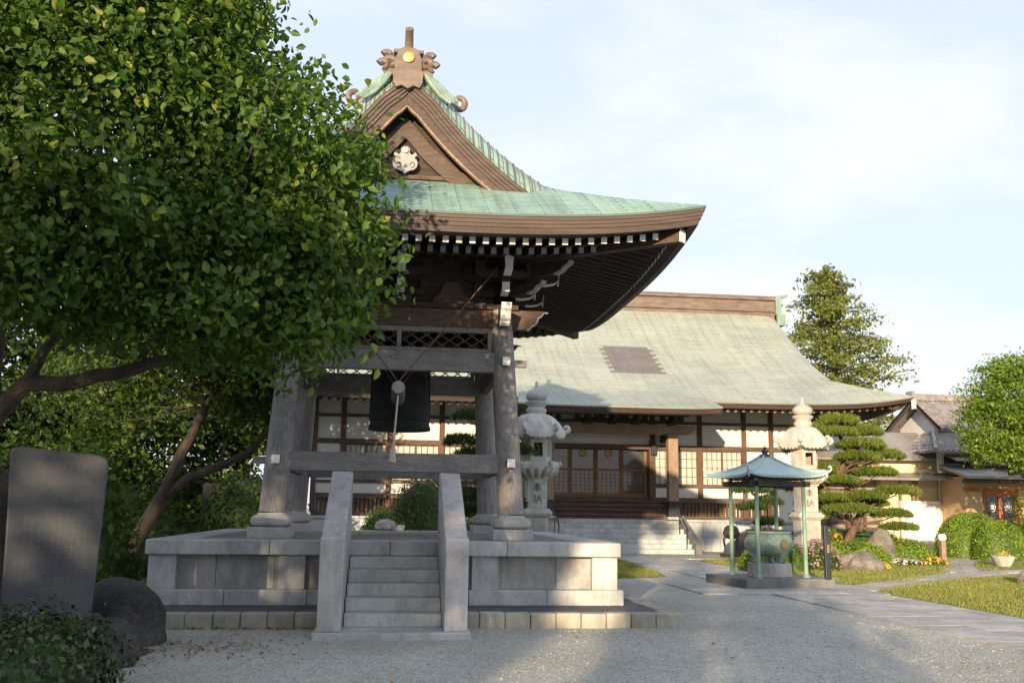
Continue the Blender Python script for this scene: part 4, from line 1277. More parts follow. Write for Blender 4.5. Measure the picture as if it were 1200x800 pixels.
# ------------------------------------------------------------------ the main hall
HW = 40.5
HX0, HX1 = -3.2, 18.4
hall = thing('main_hall', 'white walled temple hall with a wide pale green copper roof', 'temple hall', (7.45, 46, 0))
mb = MB()
for j in range(2):
    xs = [-3.9 + 1.35*i + (0.6 if j else 0) for i in range(-1, 17)]
    xs = [min(max(x, -3.9), 16.9) for x in xs]; xs = sorted(set(xs + [-3.9, 16.9]))
    for a, b in zip(xs[:-1], xs[1:]):
        if b-a > 0.05:
            mb.box(a+.004, b-.004, 39.35, 39.75, 0.6*j, 0.6*(j+1)-.006)
mb.box(-3.88, 16.88, 39.4, 52, 0.0, 1.19)
mb.box(-4.0, 17.0, 39.25, 39.9, 1.195, 1.29)
for j in range(2):
    for i in range(9):
        mb.box(16.7, 16.9, 39.76+1.36*i, 39.76+1.36*(i+1)-.01, 0.6*j, 0.6*(j+1)-.006)
mb.build('podium', M['hall_stone'], hall, 0.01)
# walls, kept open where the windows and the doors stand
ZS, ZT = 2.66, 4.26           # window sill and head
wins = [(-1.9, -0.2), (0.0, 1.96), (2.16, 4.1), (4.3, 5.2), (11.2, 13.1), (13.31, 15.1)]
DX0, DX1 = 5.25, 11.02
mb = MB()
mb.box(HX0, HX1, HW, HW+0.15, ZT, 6.75)
mb.box(HX0, DX0, HW, HW+0.15, 2.0, ZS); mb.box(DX1, HX1, HW, HW+0.15, 2.0, ZS)
edges = [HX0] + [v for w_ in wins[:4] for v in w_] + [DX0]
for a, b in zip(edges[::2], edges[1::2]):
    if b-a > 0.01: mb.box(a, b, HW, HW+0.15, ZS, ZT)
edges = [DX1] + [v for w_ in wins[4:] for v in w_] + [HX1]
for a, b in zip(edges[::2], edges[1::2]):
    if b-a > 0.01: mb.box(a, b, HW, HW+0.15, ZS, ZT)
mb.box(HX0, HX0+0.15, HW+0.15, 51.5, 2.0, 6.75); mb.box(HX1-0.15, HX1, HW+0.15, 51.5, 1.2, 6.75)
mb.box(HX0, HX1, 51.5, 51.65, 1.2, 6.75)
mb.build('wall', M['plaster'], hall)
mb = MB(); mb.box(HX0+.2, HX1-.2, HW+0.6, 51.4, 1.95, 2.0); mb.box(HX0+.2, HX1-.2, HW+1.6, HW+1.65, 2.0, 6.7); mb.build('inner_floor', M['dark_wood'], hall)
for x in (-3.16, -2.01, -0.1, 2.06, 4.2, 5.22, 11.12, 13.21, 15.2, 16.43, 18.35):
    mb = MB(); mb.box(x-0.105, x+0.105, HW-0.07, HW+0.06, 1.42, 6.6); mb.build('post', M['brown_wood_z'], hall, 0.008)
for z0, z1, dp, rg in ((1.26, 1.42, 0.13, None), (1.98, 2.20, 0.12, None), (2.62, 2.72, 0.085, 'd'), (4.22, 4.42, 0.085, None), (5.32, 5.44, 0.08, None), (6.30, 6.48, 0.09, None)):
    for xa, xb in ([(HX0, DX0), (DX1, HX1)] if rg == 'd' else [(HX0, DX0), (DX1, 16.5)] if z0 < 2 else [(HX0, HX1)]):
        mb = MB(); mb.box(xa, xb, HW-dp, HW+0.05, z0, z1); mb.build('rail', M['brown_wood_x'], hall, 0.006)
# slatted vents below the floor
for x0, x1 in ((-3.05, -2.11), (-1.9, -0.2), (0.0, 1.96), (2.16, 4.1), (4.3, 5.15), (11.22, 13.1), (13.31, 15.1), (15.3, 16.33)):
    mb = MB(); n = round((x1-x0)/0.165)
    for i in range(n):
        x = x0+(x1-x0)*(i+0.5)/n; mb.box(x-0.045, x+0.045, HW-0.06, HW+0.02, 1.42, 1.98)
    mb.build('floor_vent', M['brown_wood_z'], hall)
mb = MB(); mb.box(16.54, 16.86, HW-0.12, HW+0.1, 1.29, 2.62); mb.box(16.86, HX1-0.005, HW-0.02, HW+0.1, 0.0, 2.615); mb.build('plaster_pier', M['plaster'], hall)
mb = MB(); mb.box(HX0, 16.5, HW+1.0, HW+1.05, 1.29, 1.98); mb.build('under_floor', M['plaster'], hall)
# windows: timber sash grids over glass
def window(x0, x1, z0, z1, y, nx, nz, parent, wood_, glass, fw=0.055, bar=0.02, sashes=2):
    f = MB()
    f.box(x0, x1, y-0.03, y+0.03, z1-fw, z1); f.box(x0, x1, y-0.03, y+0.03, z0, z0+fw)
    for s_ in range(sashes):
        a = x0+(x1-x0)*s_/sashes; b = x0+(x1-x0)*(s_+1)/sashes
        f.box(a, a+fw*0.8, y-0.028, y+0.028, z0+fw, z1-fw); f.box(b-fw*0.8, b, y-0.028, y+0.028, z0+fw, z1-fw)
        for i in range(1, nx): x = a+(b-a)*i/nx; f.box(x-bar/2, x+bar/2, y-0.02, y+0.012, z0+fw, z1-fw)
        for k in range(1, nz): z = z0+(z1-z0)*k/nz; f.box(a+fw*.8, b-fw*.8, y-0.018, y+0.014, z-bar/2, z+bar/2)
    w_ = f.build('window', wood_, parent)
    g = MB(); g.box(x0+0.01, x1-0.01, y+0.018, y+0.026, z0+0.01, z1-0.01); g.build('pane', glass, w_)
    return w_
for x0, x1 in wins: window(x0, x1, ZS+0.06, ZT-0.04, HW+0.02, 4, 4, hall, M['brown_wood_z'], M['shoji_glass'])
# doors of the hall
DY = HW+0.30
mb = MB(); mb.box(DX0, DX1, DY-0.12, DY+0.1, 2.0, 2.22); mb.box(DX0, DX1, DY-0.12, DY+0.1, 4.62, 4.80); mb.box(DX0-0.06, DX0+.06, HW-0.1, DY+0.1, 2.22, 4.62); mb.box(DX1-.06, DX1+.1, HW-0.1, DY+0.1, 2.22, 4.62); mb.box(DX0, DX1, DY-0.05, DY+0.05, 4.8, 5.6)
mb.build('door_frame', M['brown_wood_x'], hall, 0.008)
for i in range(5):
    a = DX0+0.08+(DX1-DX0-0.16)*i/5; b = DX0+0.08+(DX1-DX0-0.16)*(i+1)/5
    y = DY+(0.0 if i % 2 else 0.05)
    f = MB()
    f.box(a, a+0.095, y-.02, y+.02, 2.22, 4.62); f.box(b-0.095, b, y-.02, y+.02, 2.22, 4.62)
    for z0, z1 in ((2.22, 2.36), (3.30, 3.39), (4.53, 4.62)): f.box(a+.095, b-.095, y-.02, y+.02, z0, z1)
    d_ = f.build('door', M['door_wood'], hall, 0.004)
    l = MB()
    for k in range(1, 6): z = 2.36+0.94*k/6; l.box(a+.095, b-.095, y-.012, y+.008, z-.011, z+.011)
    for k in range(1, 5): x = a+.095+(b-a-.19)*k/5; l.box(x-.008, x+.008, y-.010, y+.010, 2.36, 3.30)
    l.build('door_lattice', M['door_wood'], d_)
    g = MB(); g.box(a+.05, b-.05, y+.012, y+.018, 2.3, 4.58); g.build('pane', M['door_glass'], d_)
    if i in (2, 3):
        c = MB(); xc = (a+b)/2
        c.tube([(xc, y+.010, 4.05), (xc, y+.002, 4.05)], 0.19, 24)
        c.tube([(xc+0.15*math.cos(t), y+.0, 4.05+0.15*math.sin(t)) for t in np.linspace(0, 2*PI, 25)], 0.018, 6)
        c.build('crest', M['dull_gold'], d_)
# wooden steps up to the doors
for i in range(4):
    mb = MB(); y = 39.35+i*0.30; z = 1.29+0.19*(i+1)
    mb.box(5.9, 11.45, y, 40.75 if i == 3 else y+0.36, z-0.06, z); mb.box(5.95, 11.4, y+0.10, y+0.13, z-0.19, z-0.06)
    mb.build('wooden_step', M['brown_wood_x'], hall, 0.006)
# porch: pillars, beam, brackets
for x in (6.35, 11.54):
    mb = MB(); mb.box(x-0.21, x+0.21, 38.79, 39.21, 2.02, 4.82); p_ = mb.build('porch_pillar', M['porch_wood'], hall, 0.03)
    mb = MB(); mb.box(x-0.225, x+0.225, 38.775, 39.225, 1.38, 2.02); mb.build('pillar_shoe', M['black_metal'], p_, 0.01)
    mb = MB(); mb.box(x-0.32, x+0.32, 38.68, 39.32, 1.285, 1.40); mb.build('base_stone', M['granite'], p_, 0.01)
mb = MB(); mb.box(5.75, 12.05, 38.86, 39.14, 4.76, 5.14); b_ = mb.build('porch_beam', M['porch_wood'], hall, 0.03)
for sg, x in ((-1, 5.75), (1, 12.05)):
    mb = MB(); mb.prism([(0, 0.02), (0.22, 0), (0.36, 0.06), (0.38, 0.14), (0.48, 0.18), (0.50, 0.28), (0.40, 0.36), (0, 0.36)], (x, 38.87, 4.77), (sg, 0, 0), (0, 0, 1), (0, 0.26, 0)); mb.build('beam_nose', M['porch_wood'], b_)
for x in (6.35, 7.95, 9.0, 10.0, 11.54):
    mb = MB(); mb.box(x-0.16, x+0.16, 38.84, 39.16, 5.14, 5.27); mb.box(x-0.5, x+0.5, 38.93, 39.07, 5.27, 5.40)
    for k in (-.4, 0, .4): mb.box(x+k-.1, x+k+.1, 38.9, 39.1, 5.40, 5.52)
    mb.prism([(0, 0), (0.45, 0.03), (0.55, 0.12), (0.55, 0.16), (0, 0.16)], (x-.07, 38.9, 5.27), (0, -1, 0), (0, 0, 1), (0.14, 0, 0))
    mb.build('bracket', M['dark_wood'], hall)
for x in (6.35, 11.54):
    mb = MB(); mb.box(x-0.12, x+0.12, 39.2, HW-0.1, 4.5, 4.82); mb.build('tie_beam', M['brown_wood_y'], hall, 0.01)
mb = MB(); mb.box(5.2, 12.3, 38.9, 39.1, 5.52, 5.68); mb.build('porch_purlin', M['brown_wood_x'], hall)
mb = MB(); mb.box(4.4, 12.3, 39.4, 39.45, 5.55, 6.25); mb.build('porch_board', M['dark_wood'], hall)
# roof
hrf = irimoya(7.45, 46.0, 'X', 13.65, 9.2, 11.45, 10.9, 5.93, lambda d: 0.44*d+0.02*d*d, 0.45, 5.0, 7, 0.12)
hrf['ring']([(0, 0), (0.0, -0.05)], hrf['top'])
hrf['top'].build('roof', M['hall_copper'], hall, fix=False)
mb = MB(); hrf['ring']([(0.015, -0.051), (0.05, -0.11), (0.07, -0.115), (0.12, -0.21), (0.35, -0.22)], mb); mb.build('fascia', M['fascia'], hall, fix=False)
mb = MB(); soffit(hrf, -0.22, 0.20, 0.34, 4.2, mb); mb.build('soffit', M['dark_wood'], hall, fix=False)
def hraft(u, side):
    d0, d1 = 0.55, 3.4
    half = hrf['Lp'] if side < 2 else hrf['Lq']
    pts = []
    for d in (d0, d1):
        dd = d if half-abs(u) > d else max(d0, half-abs(u)-0.05)
        z = sof_z(hrf, -0.22, 0.20, 0.34, 4.2, max(-1, min(1, u/(half-dd))), dd)-0.09
        sg = 1 if side % 2 == 0 else -1
        pts.append(V3(hrf['mp'](u, sg*(hrf['Lq']-dd), z) if side < 2 else hrf['mp'](sg*(hrf['Lp']-dd), u, z)))
    return pts
rest = MB()
for side, half in ((1, 13.0), (0, 13.0), (2, 8.5), (3, 8.5)):
    n = int(half/0.33)
    for k in range(-n, n+1):
        u = k*0.33
        a, b = hraft(u, side)
        if (b-a).length < 0.1: continue
        if side == 1 and u > 4.6:
            mb = MB(); mb.tube([a, b], 0.07, 8); r_ = mb.build('rafter', M['brown_wood_y'], hall)
            d = (b-a).normalized(); e = MB(); e.tube([a-d*0.012, a-d*0.001], 0.068, 10); e.build('rafter_end', M['porch_wood'], r_)
        else: rest.tube([a, b], 0.07, 6)
tag(rest.build('rafter', M['brown_wood_y'], hall, fix=False), kind='stuff')
mb = MB()
for sg in (-1, 1):
    for sh in (-1, 1):
        a = V3((7.45+sg*13.2, 46+sh*8.75, sof_z(hrf, -0.22, 0.20, 0.34, 4.2, 1, 0.45)-0.14)); b = V3((7.45+sg*10.9, 46+sh*5.6, 6.4))
        mb = MB(); mb.beam(a, b, 0.2, 0.24); mb.build('hip_rafter', M['brown_wood_y'], hall)
# gable ends
for sg in (-1, 1):
    cl = verge_curve(hrf, 1); c2 = verge_curve(hrf, -1)
    mb = MB(); poly = [(q_, z_-0.12) for q_, z_ in cl] + [(q_, z_-0.12) for q_, z_ in c2[::-1][1:]]
    mb.add([hrf['mp'](sg*10.95, q_, z_) for q_, z_ in poly], [tuple(range(len(poly)))]); mb.build('gable_wall', M['plaster'], hall)
    mb = MB()
    for cc in (cl, c2): strip_along(mb, cc, 0.02, 0.42, hrf['mp'], sg*11.43, sg*11.2)
    mb.build('bargeboard', M['fascia'], hall, fix=False)
# porch roof: one more run of copper sheet below the main eave
PXa, PXb = 4.3, 12.35
def pz(y, x):
    t = (37.9-y)/2.95      # 0 at the top, 1 at the porch eave
    z = (5.93+0.44*1.1+0.02*1.21+0.045) - 1.02*t + 0.0*t*t - 0.05*math.sin(PI*t)
    e = abs((x-(PXa+PXb)/2)/((PXb-PXa)/2))
    return z + 0.07*e**5*t
ys = [37.9-2.95*i/10 for i in range(11)]
xs = [PXa+(PXb-PXa)*i/24 for i in range(25)]
mb = MB(); mb.grid([[(x, y, pz(y, x)) for x in xs] for y in ys], [[(x, (37.9-y)*1.06+.07) for x in xs] for y in ys], flip=True)
mb.grid([[(x, ys[-1], pz(ys[-1], x)-k) for x in xs] for k in (0, 0.05)], [[(x, 0.01) for x in xs]]*2)
pr = mb.build('porch_roof', M['hall_copper'], hall, fix=False)
mb = MB()
mb.grid([[(x, ys[-1]+o, pz(ys[-1], x)-k) for x in xs] for o, k in ((0.012, 0.051), (0.06, 0.12), (0.08, 0.125), (0.14, 0.24), (0.4, 0.25))], smooth=False)
for x_, sg in ((PXa, -1), (PXb, 1)):
    mb.grid([[(x_-sg*o, y, pz(y, x_)-k) for y in ys] for o, k in ((0.0, 0.0), (0.0, 0.06), (0.06, 0.13), (0.1, 0.25), (0.3, 0.26))], smooth=False)
mb.build('porch_fascia', M['fascia'], pr, fix=False)
mb = MB(); mb.grid([[(x, y, pz(y, x)-0.255) for x in xs] for y in ys], smooth=False); mb.build('porch_soffit', M['dark_wood'], pr, fix=False)
n = 43
for i in range(n):
    x = PXa+0.25+(PXb-PXa-0.5)*i/(n-1)
    mb = MB(); a = V3((x, 35.28, pz(35.28, x)-0.32)); b = V3((x, 37.6, pz(37.6, x)-0.32)); mb.beam(a, b, 0.085, 0.10); r_ = mb.build('rafter', M['brown_wood_y'], pr)
    d = (b-a).normalized(); e = MB(); e.beam(a-d*0.012, a-d*0.001, 0.086, 0.10); e.build('rafter_end', M['porch_wood'], r_)
# ridge
mb = MB(); mb.box(-4.2, 18.95, 45.62, 46.38, 11.2, 12.15); mb.box(-4.3, 19.1, 45.50, 46.5, 11.55, 11.63); mb.box(-4.35, 19.15, 45.48, 46.52, 12.15, 12.27)
mb.prism([(-0.40, 0), (0.40, 0), (0.22, 0.16), (-0.22, 0.16)], (-4.4, 46, 12.27), (0, 1, 0), (0, 0, 1), (23.6, 0, 0))
rd = mb.build('ridge', M['brown_copper'], hall, 0.02)
mb = MB(); mb.tube([(9.9, 45.63, 11.9), (9.9, 45.58, 11.9)], 0.17, 20); mb.build('ridge_crest', M['brown_copper'], rd)
for sg, x in ((-1, -4.2), (1, 18.95)):
    mb = MB(); mb.box(min(x, x+sg*0.3), max(x, x+sg*0.3), 45.45, 46.55, 11.0, 12.35); mb.box(min(x, x+sg*0.42), max(x, x+sg*0.42), 45.3, 46.7, 10.85, 11.45)
    mb.tube([(x+sg*0.1, 46, 12.40), (x+sg*0.6, 46, 12.46), (x+sg*0.85, 46, 12.56)], [0.09, 0.08, 0.06], 10)
    mb.build('ridge_ornament', M['patina_fin'], rd, 0.03)
# the darker replacement patch of the roof, its ends toothed
mb = MB()
rows = 12
for i in range(rows):
    d0 = 2.95+2.6*i/rows; d1 = 2.95+2.6*(i+1)/rows
    j = 0.10 if i % 2 else -0.10
    xa, xb = 9.24+j, 11.5-j*0.9
    f_ = lambda d: 5.93+0.44*d+0.02*d*d+0.02
    mb.add([(xa, 36.8+d0, f_(d0)), (xb, 36.8+d0, f_(d0)), (xb, 36.8+d1-.02, f_(d1-.02)), (xa, 36.8+d1-.02, f_(d1-.02))], [(0, 1, 2, 3)], [(xa, d0*1.15), (xb, d0*1.15), (xb, d1*1.15), (xa, d1*1.15)])
mb.build('roof_patch', M['vent'], hall, fix=False)
# wall lamp by the doors
mb = MB(); mb.box(11.02, 11.22, HW-0.32, HW-0.12, 4.0, 4.35); mb.prism([(-0.14, 0), (0.14, 0), (0.04, 0.12), (-0.04, 0.12)], (11.12, HW-0.36, 4.35), (1, 0, 0), (0, 0, 1), (0, 0.28, 0)); mb.box(11.10, 11.14, HW-0.12, HW-0.05, 4.3, 4.36)
w_ = mb.build('wall_lamp', M['black_metal'], hall, 0.006)

# stone stairs of the hall
hs = thing('stone_stairs', 'grey stone stairs leading up to the doors of the white hall', 'stairs', (9.0, 37.5, 0))
SX0, SX1 = 6.2, 11.75
for i in range(7):
    y = 36.9+0.34*i; z1 = 0.184*(i+1)
    mb = MB(); mb.box(SX0, SX1, y, 39.24, z1-0.184, z1 if i < 6 else z1-0.006); mb.build('step', M['granite_step'], hs, 0.012)
for x in (SX0-0.27, SX1+0.005):
    mb = MB(); mb.prism([(36.7, 0), (36.7, 0.34), (36.78, 0.40), (39.1, 1.46), (39.24, 1.46), (39.24, 0)], (x, 0, 0), (0, 1, 0), (0, 0, 1), (0.265, 0, 0)); mb.build('cheek_wall', M['slab_dark'], hs, 0.012)
for x in (6.45, 11.5):
    mb = MB()
    mb.tube([(x, 36.95, 0.98), (x, 37.0, 1.03), (x, 39.0, 2.12), (x, 39.06, 2.14), (x, 39.1, 2.1), (x, 39.1, 1.24)], 0.026, 10)
    r_ = mb.build('handrail', M['handrail'], hs)
    for y, z0, z1 in ((37.06, 0.18, 1.06), (38.0, 0.72, 1.57)):
        mb = MB(); mb.tube([(x, y, z0), (x, y, z1)], 0.022, 8); mb.build('rail_post', M['handrail'], r_)
bx_ = MB(); bx_.box(9.55, 9.78, 36.98, 37.2, 0.19, 0.42); bx_.box(10.1, 10.15, 36.98, 37.2, 0.19, 0.40); 

# ------------------------------------------------------------------ stone lanterns
def hexagon(mb, cx, cy, r0, z0, r1, z1, rot=PI/6): mb.lathe([(r0, z0), (r1, z1)], cx, cy, 6, rot, smooth=False)
HOUNOU = [  # strokes of the two characters on the shaft, unit squares, from the top
    [((0.2, 0.86), (0.8, 0.86)), ((0.25, 0.72), (0.75, 0.72)), ((0.08, 0.57), (0.92, 0.57)), ((0.5, 0.98), (0.47, 0.57)), ((0.46, 0.57), (0.08, 0.26)), ((0.55, 0.57), (0.92, 0.26)), ((0.32, 0.36), (0.68, 0.36)), ((0.24, 0.22), (0.76, 0.22)), ((0.5, 0.45), (0.5, 0.0))],
    [((0.30, 0.98), (0.14, 0.78)), ((0.14, 0.78), (0.30, 0.70)), ((0.36, 0.86), (0.12, 0.52)), ((0.10, 0.52), (0.38, 0.55)), ((0.25, 0.53), (0.25, 0.02)), ((0.14, 0.38), (0.06, 0.16)), ((0.34, 0.38), (0.42, 0.20)), ((0.50, 0.74), (0.50, 0.02)), ((0.50, 0.74), (0.92, 0.74)), ((0.92, 0.74), (0.92, 0.06)), ((0.92, 0.06), (0.84, 0.10)), ((0.71, 0.98), (0.70, 0.58)), ((0.70, 0.58), (0.56, 0.34)), ((0.70, 0.58), (0.86, 0.36))]]
def stone_lantern(cx, cy, label, mat_, ry=0.0, text=True):
    t = thing('stone_lantern', label, 'lantern', (cx, cy, 0), 'pair of tall stone lanterns')
    mb = MB(); mb.lathe([(1.05, 0), (1.05, 0.32)], cx, cy, 6, 0, False); mb.lathe([(0.8, 0.32), (0.8, 0.62)], cx, cy, 6, 0, False); mb.build('base', mat_, t, 0.03)
    mb = MB()
    w = 0.33
    mb.box(cx-w, cx+w, cy-w, cy+w, 0.62, 1.42); mb.build('pedestal', mat_, t, 0.025)
    mb = MB(); mb.box(cx-.43, cx+.43, cy-.43, cy+.43, 1.47, 1.60); mb.box(cx-.38, cx+.38, cy-.38, cy+.38, 1.42, 1.66); mb.build('moulding', mat_, t, 0.04)
    mb = MB(); mb.box(cx-.29, cx+.29, cy-.29, cy+.29, 1.66, 2.58); mb.box(cx-.33, cx+.33, cy-.33, cy+.33, 2.50, 2.58); sh = mb.build('shaft', mat_, t, 0.02)
    if text:
        for ci, ch in enumerate(HOUNOU):
            ins = MB()
            for (a, b), (c, d) in ch:
                s_ = 0.27; ox, oz = cx-s_/2, 2.14-ci*0.34
                p0 = V3((ox+a*s_, cy-0.292, oz+b*s_)); p1 = V3((ox+c*s_, cy-0.292, oz+d*s_))
                ins.beam(p0, p1, 0.008, 0.026, up=(p1-p0).cross(V3((0, 1, 0))))
            ins.build('inscription', M['rock'], sh)
    # lotus stand
    mb = MB(); mb.lathe([(0.34, 2.56), (0.42, 2.60), (0.56, 2.72), (0.62, 2.80), (0.62, 2.84)], cx, cy, 36, 0)
    for k in range(16):
        a = 2*PI*k/16
        c, s_ = math.cos(a), math.sin(a)
        mb.tube([(cx+.36*c, cy+.36*s_, 2.58), (cx+.48*c, cy+.48*s_, 2.64), (cx+.60*c, cy+.60*s_, 2.75), (cx+.66*c, cy+.66*s_, 2.83)], [0.05, 0.075, 0.085, 0.04], 8)
    mb.build('lotus_stand', mat_, t)
    mb = MB(); mb.lathe([(0.72, 2.84), (0.72, 2.96), (0.64, 3.02), (0.52, 3.03)], cx, cy, 6, ry, False)
    for k in range(6):
        a = ry+k*PI/3; mb.tube([(cx+.70*math.cos(a), cy+.70*math.sin(a), 2.90), (cx+.70*math.cos(a), cy+.70*math.sin(a), 3.02)], 0.07, 8)
    mb.build('platform', mat_, t, 0.02)
    # fire box: six posts, carved panels, two windows
    mb = MB(); r_ = 0.46
    cor = [(cx+r_*math.cos(ry+k*PI/3), cy+r_*math.sin(ry+k*PI/3)) for k in range(6)]
    for k in range(6):
        a, b = cor[k], cor[(k+1) % 6]
        mx_, my_ = (a[0]+b[0])/2-cx, (a[1]+b[1])/2-cy
        L = math.hypot(mx_, my_); n_ = V3((mx_/L, my_/L, 0))
        A, B = V3((a[0], a[1], 0)), V3((b[0], b[1], 0)); d = (B-A)
        def slab(t0, t1, z0, z1, dep):
            p = [A+d*t0, A+d*t1, A+d*t1-n_*dep, A+d*t0-n_*dep]
            mb.add([(q_.x, q_.y, z0) for q_ in p]+[(q_.x, q_.y, z1) for q_ in p], [(0,3,2,1),(4,5,6,7),(0,1,5,4),(1,2,6,5),(2,3,7,6),(3,0,4,7)])
        slab(0, 1, 3.03, 3.16, 0.1); slab(0, 1, 3.56, 3.68, 0.1); slab(0, 0.22, 3.16, 3.56, 0.1); slab(0.78, 1, 3.16, 3.56, 0.1)
        face_cam = -n_.y
        if face_cam < 0.9 and k % 2 == 1 and abs(n_.y) < 0.9: pass
        if not (face_cam > 0.8 or -face_cam > 0.8):
            slab2 = (0.22, 0.78, 3.16, 3.56)
            p = [A+d*0.22-n_*0.04, A+d*0.78-n_*0.04, A+d*0.78-n_*0.09, A+d*0.22-n_*0.09]
            mb.add([(q_.x, q_.y, 3.16) for q_ in p]+[(q_.x, q_.y, 3.56) for q_ in p], [(0,3,2,1),(4,5,6,7),(0,1,5,4),(1,2,6,5),(2,3,7,6),(3,0,4,7)])
            for i in range(1, 4):
                q_ = A+d*(0.22+0.14*i)-n_*0.035; mb.box(q_.x-.012, q_.x+.012, q_.y-.012, q_.y+.012, 3.16, 3.56)
    mb.build('fire_box', mat_, t, 0.01)
    # roof with six upturned curls
    rows = []
    N = 36
    for i in range(11):
        u = i/10
        row = []
        for k in range(N+1):
            a = 2*PI*k/N+ry; kk = ((a-ry) % (PI/3))/(PI/3); e = abs(kk-0.5)*2       # 1 at a corner
            hexr = math.cos(PI/6)/math.cos((kk-0.5)*PI/3)
            r0 = 0.20+0.70*u**0.85
            rr = r0*hexr
            z = 4.44-0.62*u**1.6-0.02 + 0.10*e**5*u**4
            bulge = 0.05*math.sin(PI*u)
            row.append((cx+rr*math.cos(a), cy+rr*math.sin(a), z+bulge))
        rows.append(row)
    low = []
    for dz, f_ in ((-0.10, 0.985), (-0.13, 0.9), (-0.16, 0.55)):
        low.append([(cx+(p[0]-cx)*f_, cy+(p[1]-cy)*f_, p[2]*(0.3 if f_ < .6 else 1)+(3.83*0.7 if f_ < .6 else 0)+dz) for p in rows[-1]])
    mb = MB(); mb.grid(rows+low)
    for k in range(36):
        a = 2*PI*k/36; kk = ((a) % (PI/3))/(PI/3); hexr = math.cos(PI/6)/math.cos((kk-0.5)*PI/3); e = abs(kk-.5)*2
        rr = 0.86*hexr; mb.lathe([(0.02, 3.66+.12*e**4), (0.035, 3.70+.12*e**4), (0.03, 3.75+.12*e**4)], cx+rr*math.cos(a+ry), cy+rr*math.sin(a+ry), 6)
    roof_ = mb.build('roof', mat_, t, fix=False)
    for k in range(6):
        a = ry+k*PI/3; c, s_ = math.cos(a), math.sin(a)
        mb = MB(); pts = [(0.40, 4.28), (0.58, 4.13), (0.76, 3.98), (0.87, 3.90)]
        for i, tt in enumerate(np.linspace(-1.4, 2.6, 10)):
            rr = 0.10*(1-0.5*i/9); pts.append((0.89+rr*math.cos(tt), 4.0+rr*math.sin(tt)))
        mb.tube([(cx+p*c, cy+p*s_, z) for p, z in pts], [0.02, 0.035, 0.05, 0.06]+[0.065]*4+[0.055]*3+[0.045]*3, 9); mb.build('roof_curl', mat_, roof_)
    mb = MB(); mb.lathe([(0.24, 4.38), (0.27, 4.44), (0.30, 4.50), (0.30, 4.56), (0.25, 4.60), (0.27, 4.66), (0.34, 4.72), (0.34, 4.78), (0.22, 4.80), (0.30, 4.86), (0.33, 4.94), (0.31, 5.03), (0.22, 5.11), (0.10, 5.17), (0.05, 5.25), (0.045, 5.34), (0.02, 5.40)], cx, cy, 28)
    mb.build('finial', mat_, t, sharp=50)
    return t
stone_lantern(4.22, 28.2, 'tall stone lantern half hidden by the front pillar of the bell tower', M['granite_white'])
stone_lantern(13.42, 30.3, 'tall sunlit stone lantern beside the cloud pruned pine', M['granite_warm'])

# ------------------------------------------------------------------ incense pavilion and burner
CX, CY = 8.62, 21.62
pav = thing('incense_pavilion', 'small open pavilion with aqua copper roof on four green posts', 'pavilion', (CX, CY, 0))
mb = MB(); mb.box(CX-1.22, CX+1.22, CY-1.06, CY+1.06, 0.0, 0.215); mb.build('base_slab', M['slab_dark'], pav, 0.012)
for sx in (-1, 1):
    for sy in (-1, 1):
        x, y = CX+sx*0.66, CY+sy*0.66
        mb = MB(); mb.lathe([(0.095, 0.215), (0.095, 0.26), (0.06, 0.28), (0.056, 0.4), (0.052, 2.40)], x, y, 16); mb.build('post', M['green_post'], pav)
mb = MB()
for sy in (-1, 1): mb.box(CX-0.85, CX+0.85, CY+sy*0.66-0.04, CY+sy*0.66+0.04, 2.22, 2.34)
for sx in (-1, 1): mb.box(CX+sx*0.66-0.04, CX+sx*0.66+0.04, CY-0.85, CY+0.85, 2.221, 2.339)
mb.build('tie_beam', M['iron'], pav)
mb = MB()
for sy in (-1, 1):
    for i in range(7):
        x = CX-0.55+1.1*i/6
        mb.tube([(x-.06, CY+sy*0.66, 2.36), (x, CY+sy*.66, 2.40), (x+.06, CY+sy*.66, 2.36)], 0.014, 5)
for sx in (-1, 1):
    for i in range(7):
        y = CY-0.55+1.1*i/6
        mb.tube([(CX+sx*.66, y-.06, 2.36), (CX+sx*.66, y, 2.40), (CX+sx*.66, y+.06, 2.36)], 0.014, 5)
for sy in (-1, 1): mb.box(CX-.8, CX+.8, CY+sy*.66-.02, CY+sy*.66+.02, 2.42, 2.46)
mb.build('fretwork', M['iron'], pav)
HR = 1.10
def pvz(e, u):      # e across the slope -1..1, u 0 at the peak, 1 at the eave
    return 2.99-0.52*(1-(1-u)**1.9)*0.92-0.05*u+0.09*abs(e)**4*u**2.2
for_mb = MB(); und = MB()
for k in range(4):
    c, s_ = math.cos(k*PI/2), math.sin(k*PI/2)
    rows = []; low = []
    for i in range(10):
        u = 0.06+0.94*i/9
        row = []
        for j in range(17):
            e = -1+2*j/16
            px_, py_ = e*u*HR, -u*HR
            row.append((CX+px_*c-py_*s_, CY+px_*s_+py_*c, pvz(e, u)))
        rows.append(row)
    for_mb.grid(rows+[[(p[0], p[1], p[2]-0.05) for p in rows[-1]]])
    und.grid([[(CX+(p[0]-CX)*f_, CY+(p[1]-CY)*f_, p[2]*(w_)+(2.40)*(1-w_)-0.05) for p in rows[-1]] for f_, w_ in ((1, 1), (0.97, 1), (0.6, 0.3), (0.0, 0.1))], smooth=False)
rf_ = for_mb.build('roof', M['aqua_copper'], pav, fix=False)
und.build('roof_underside', M['iron'], rf_, fix=False)
mb = MB()
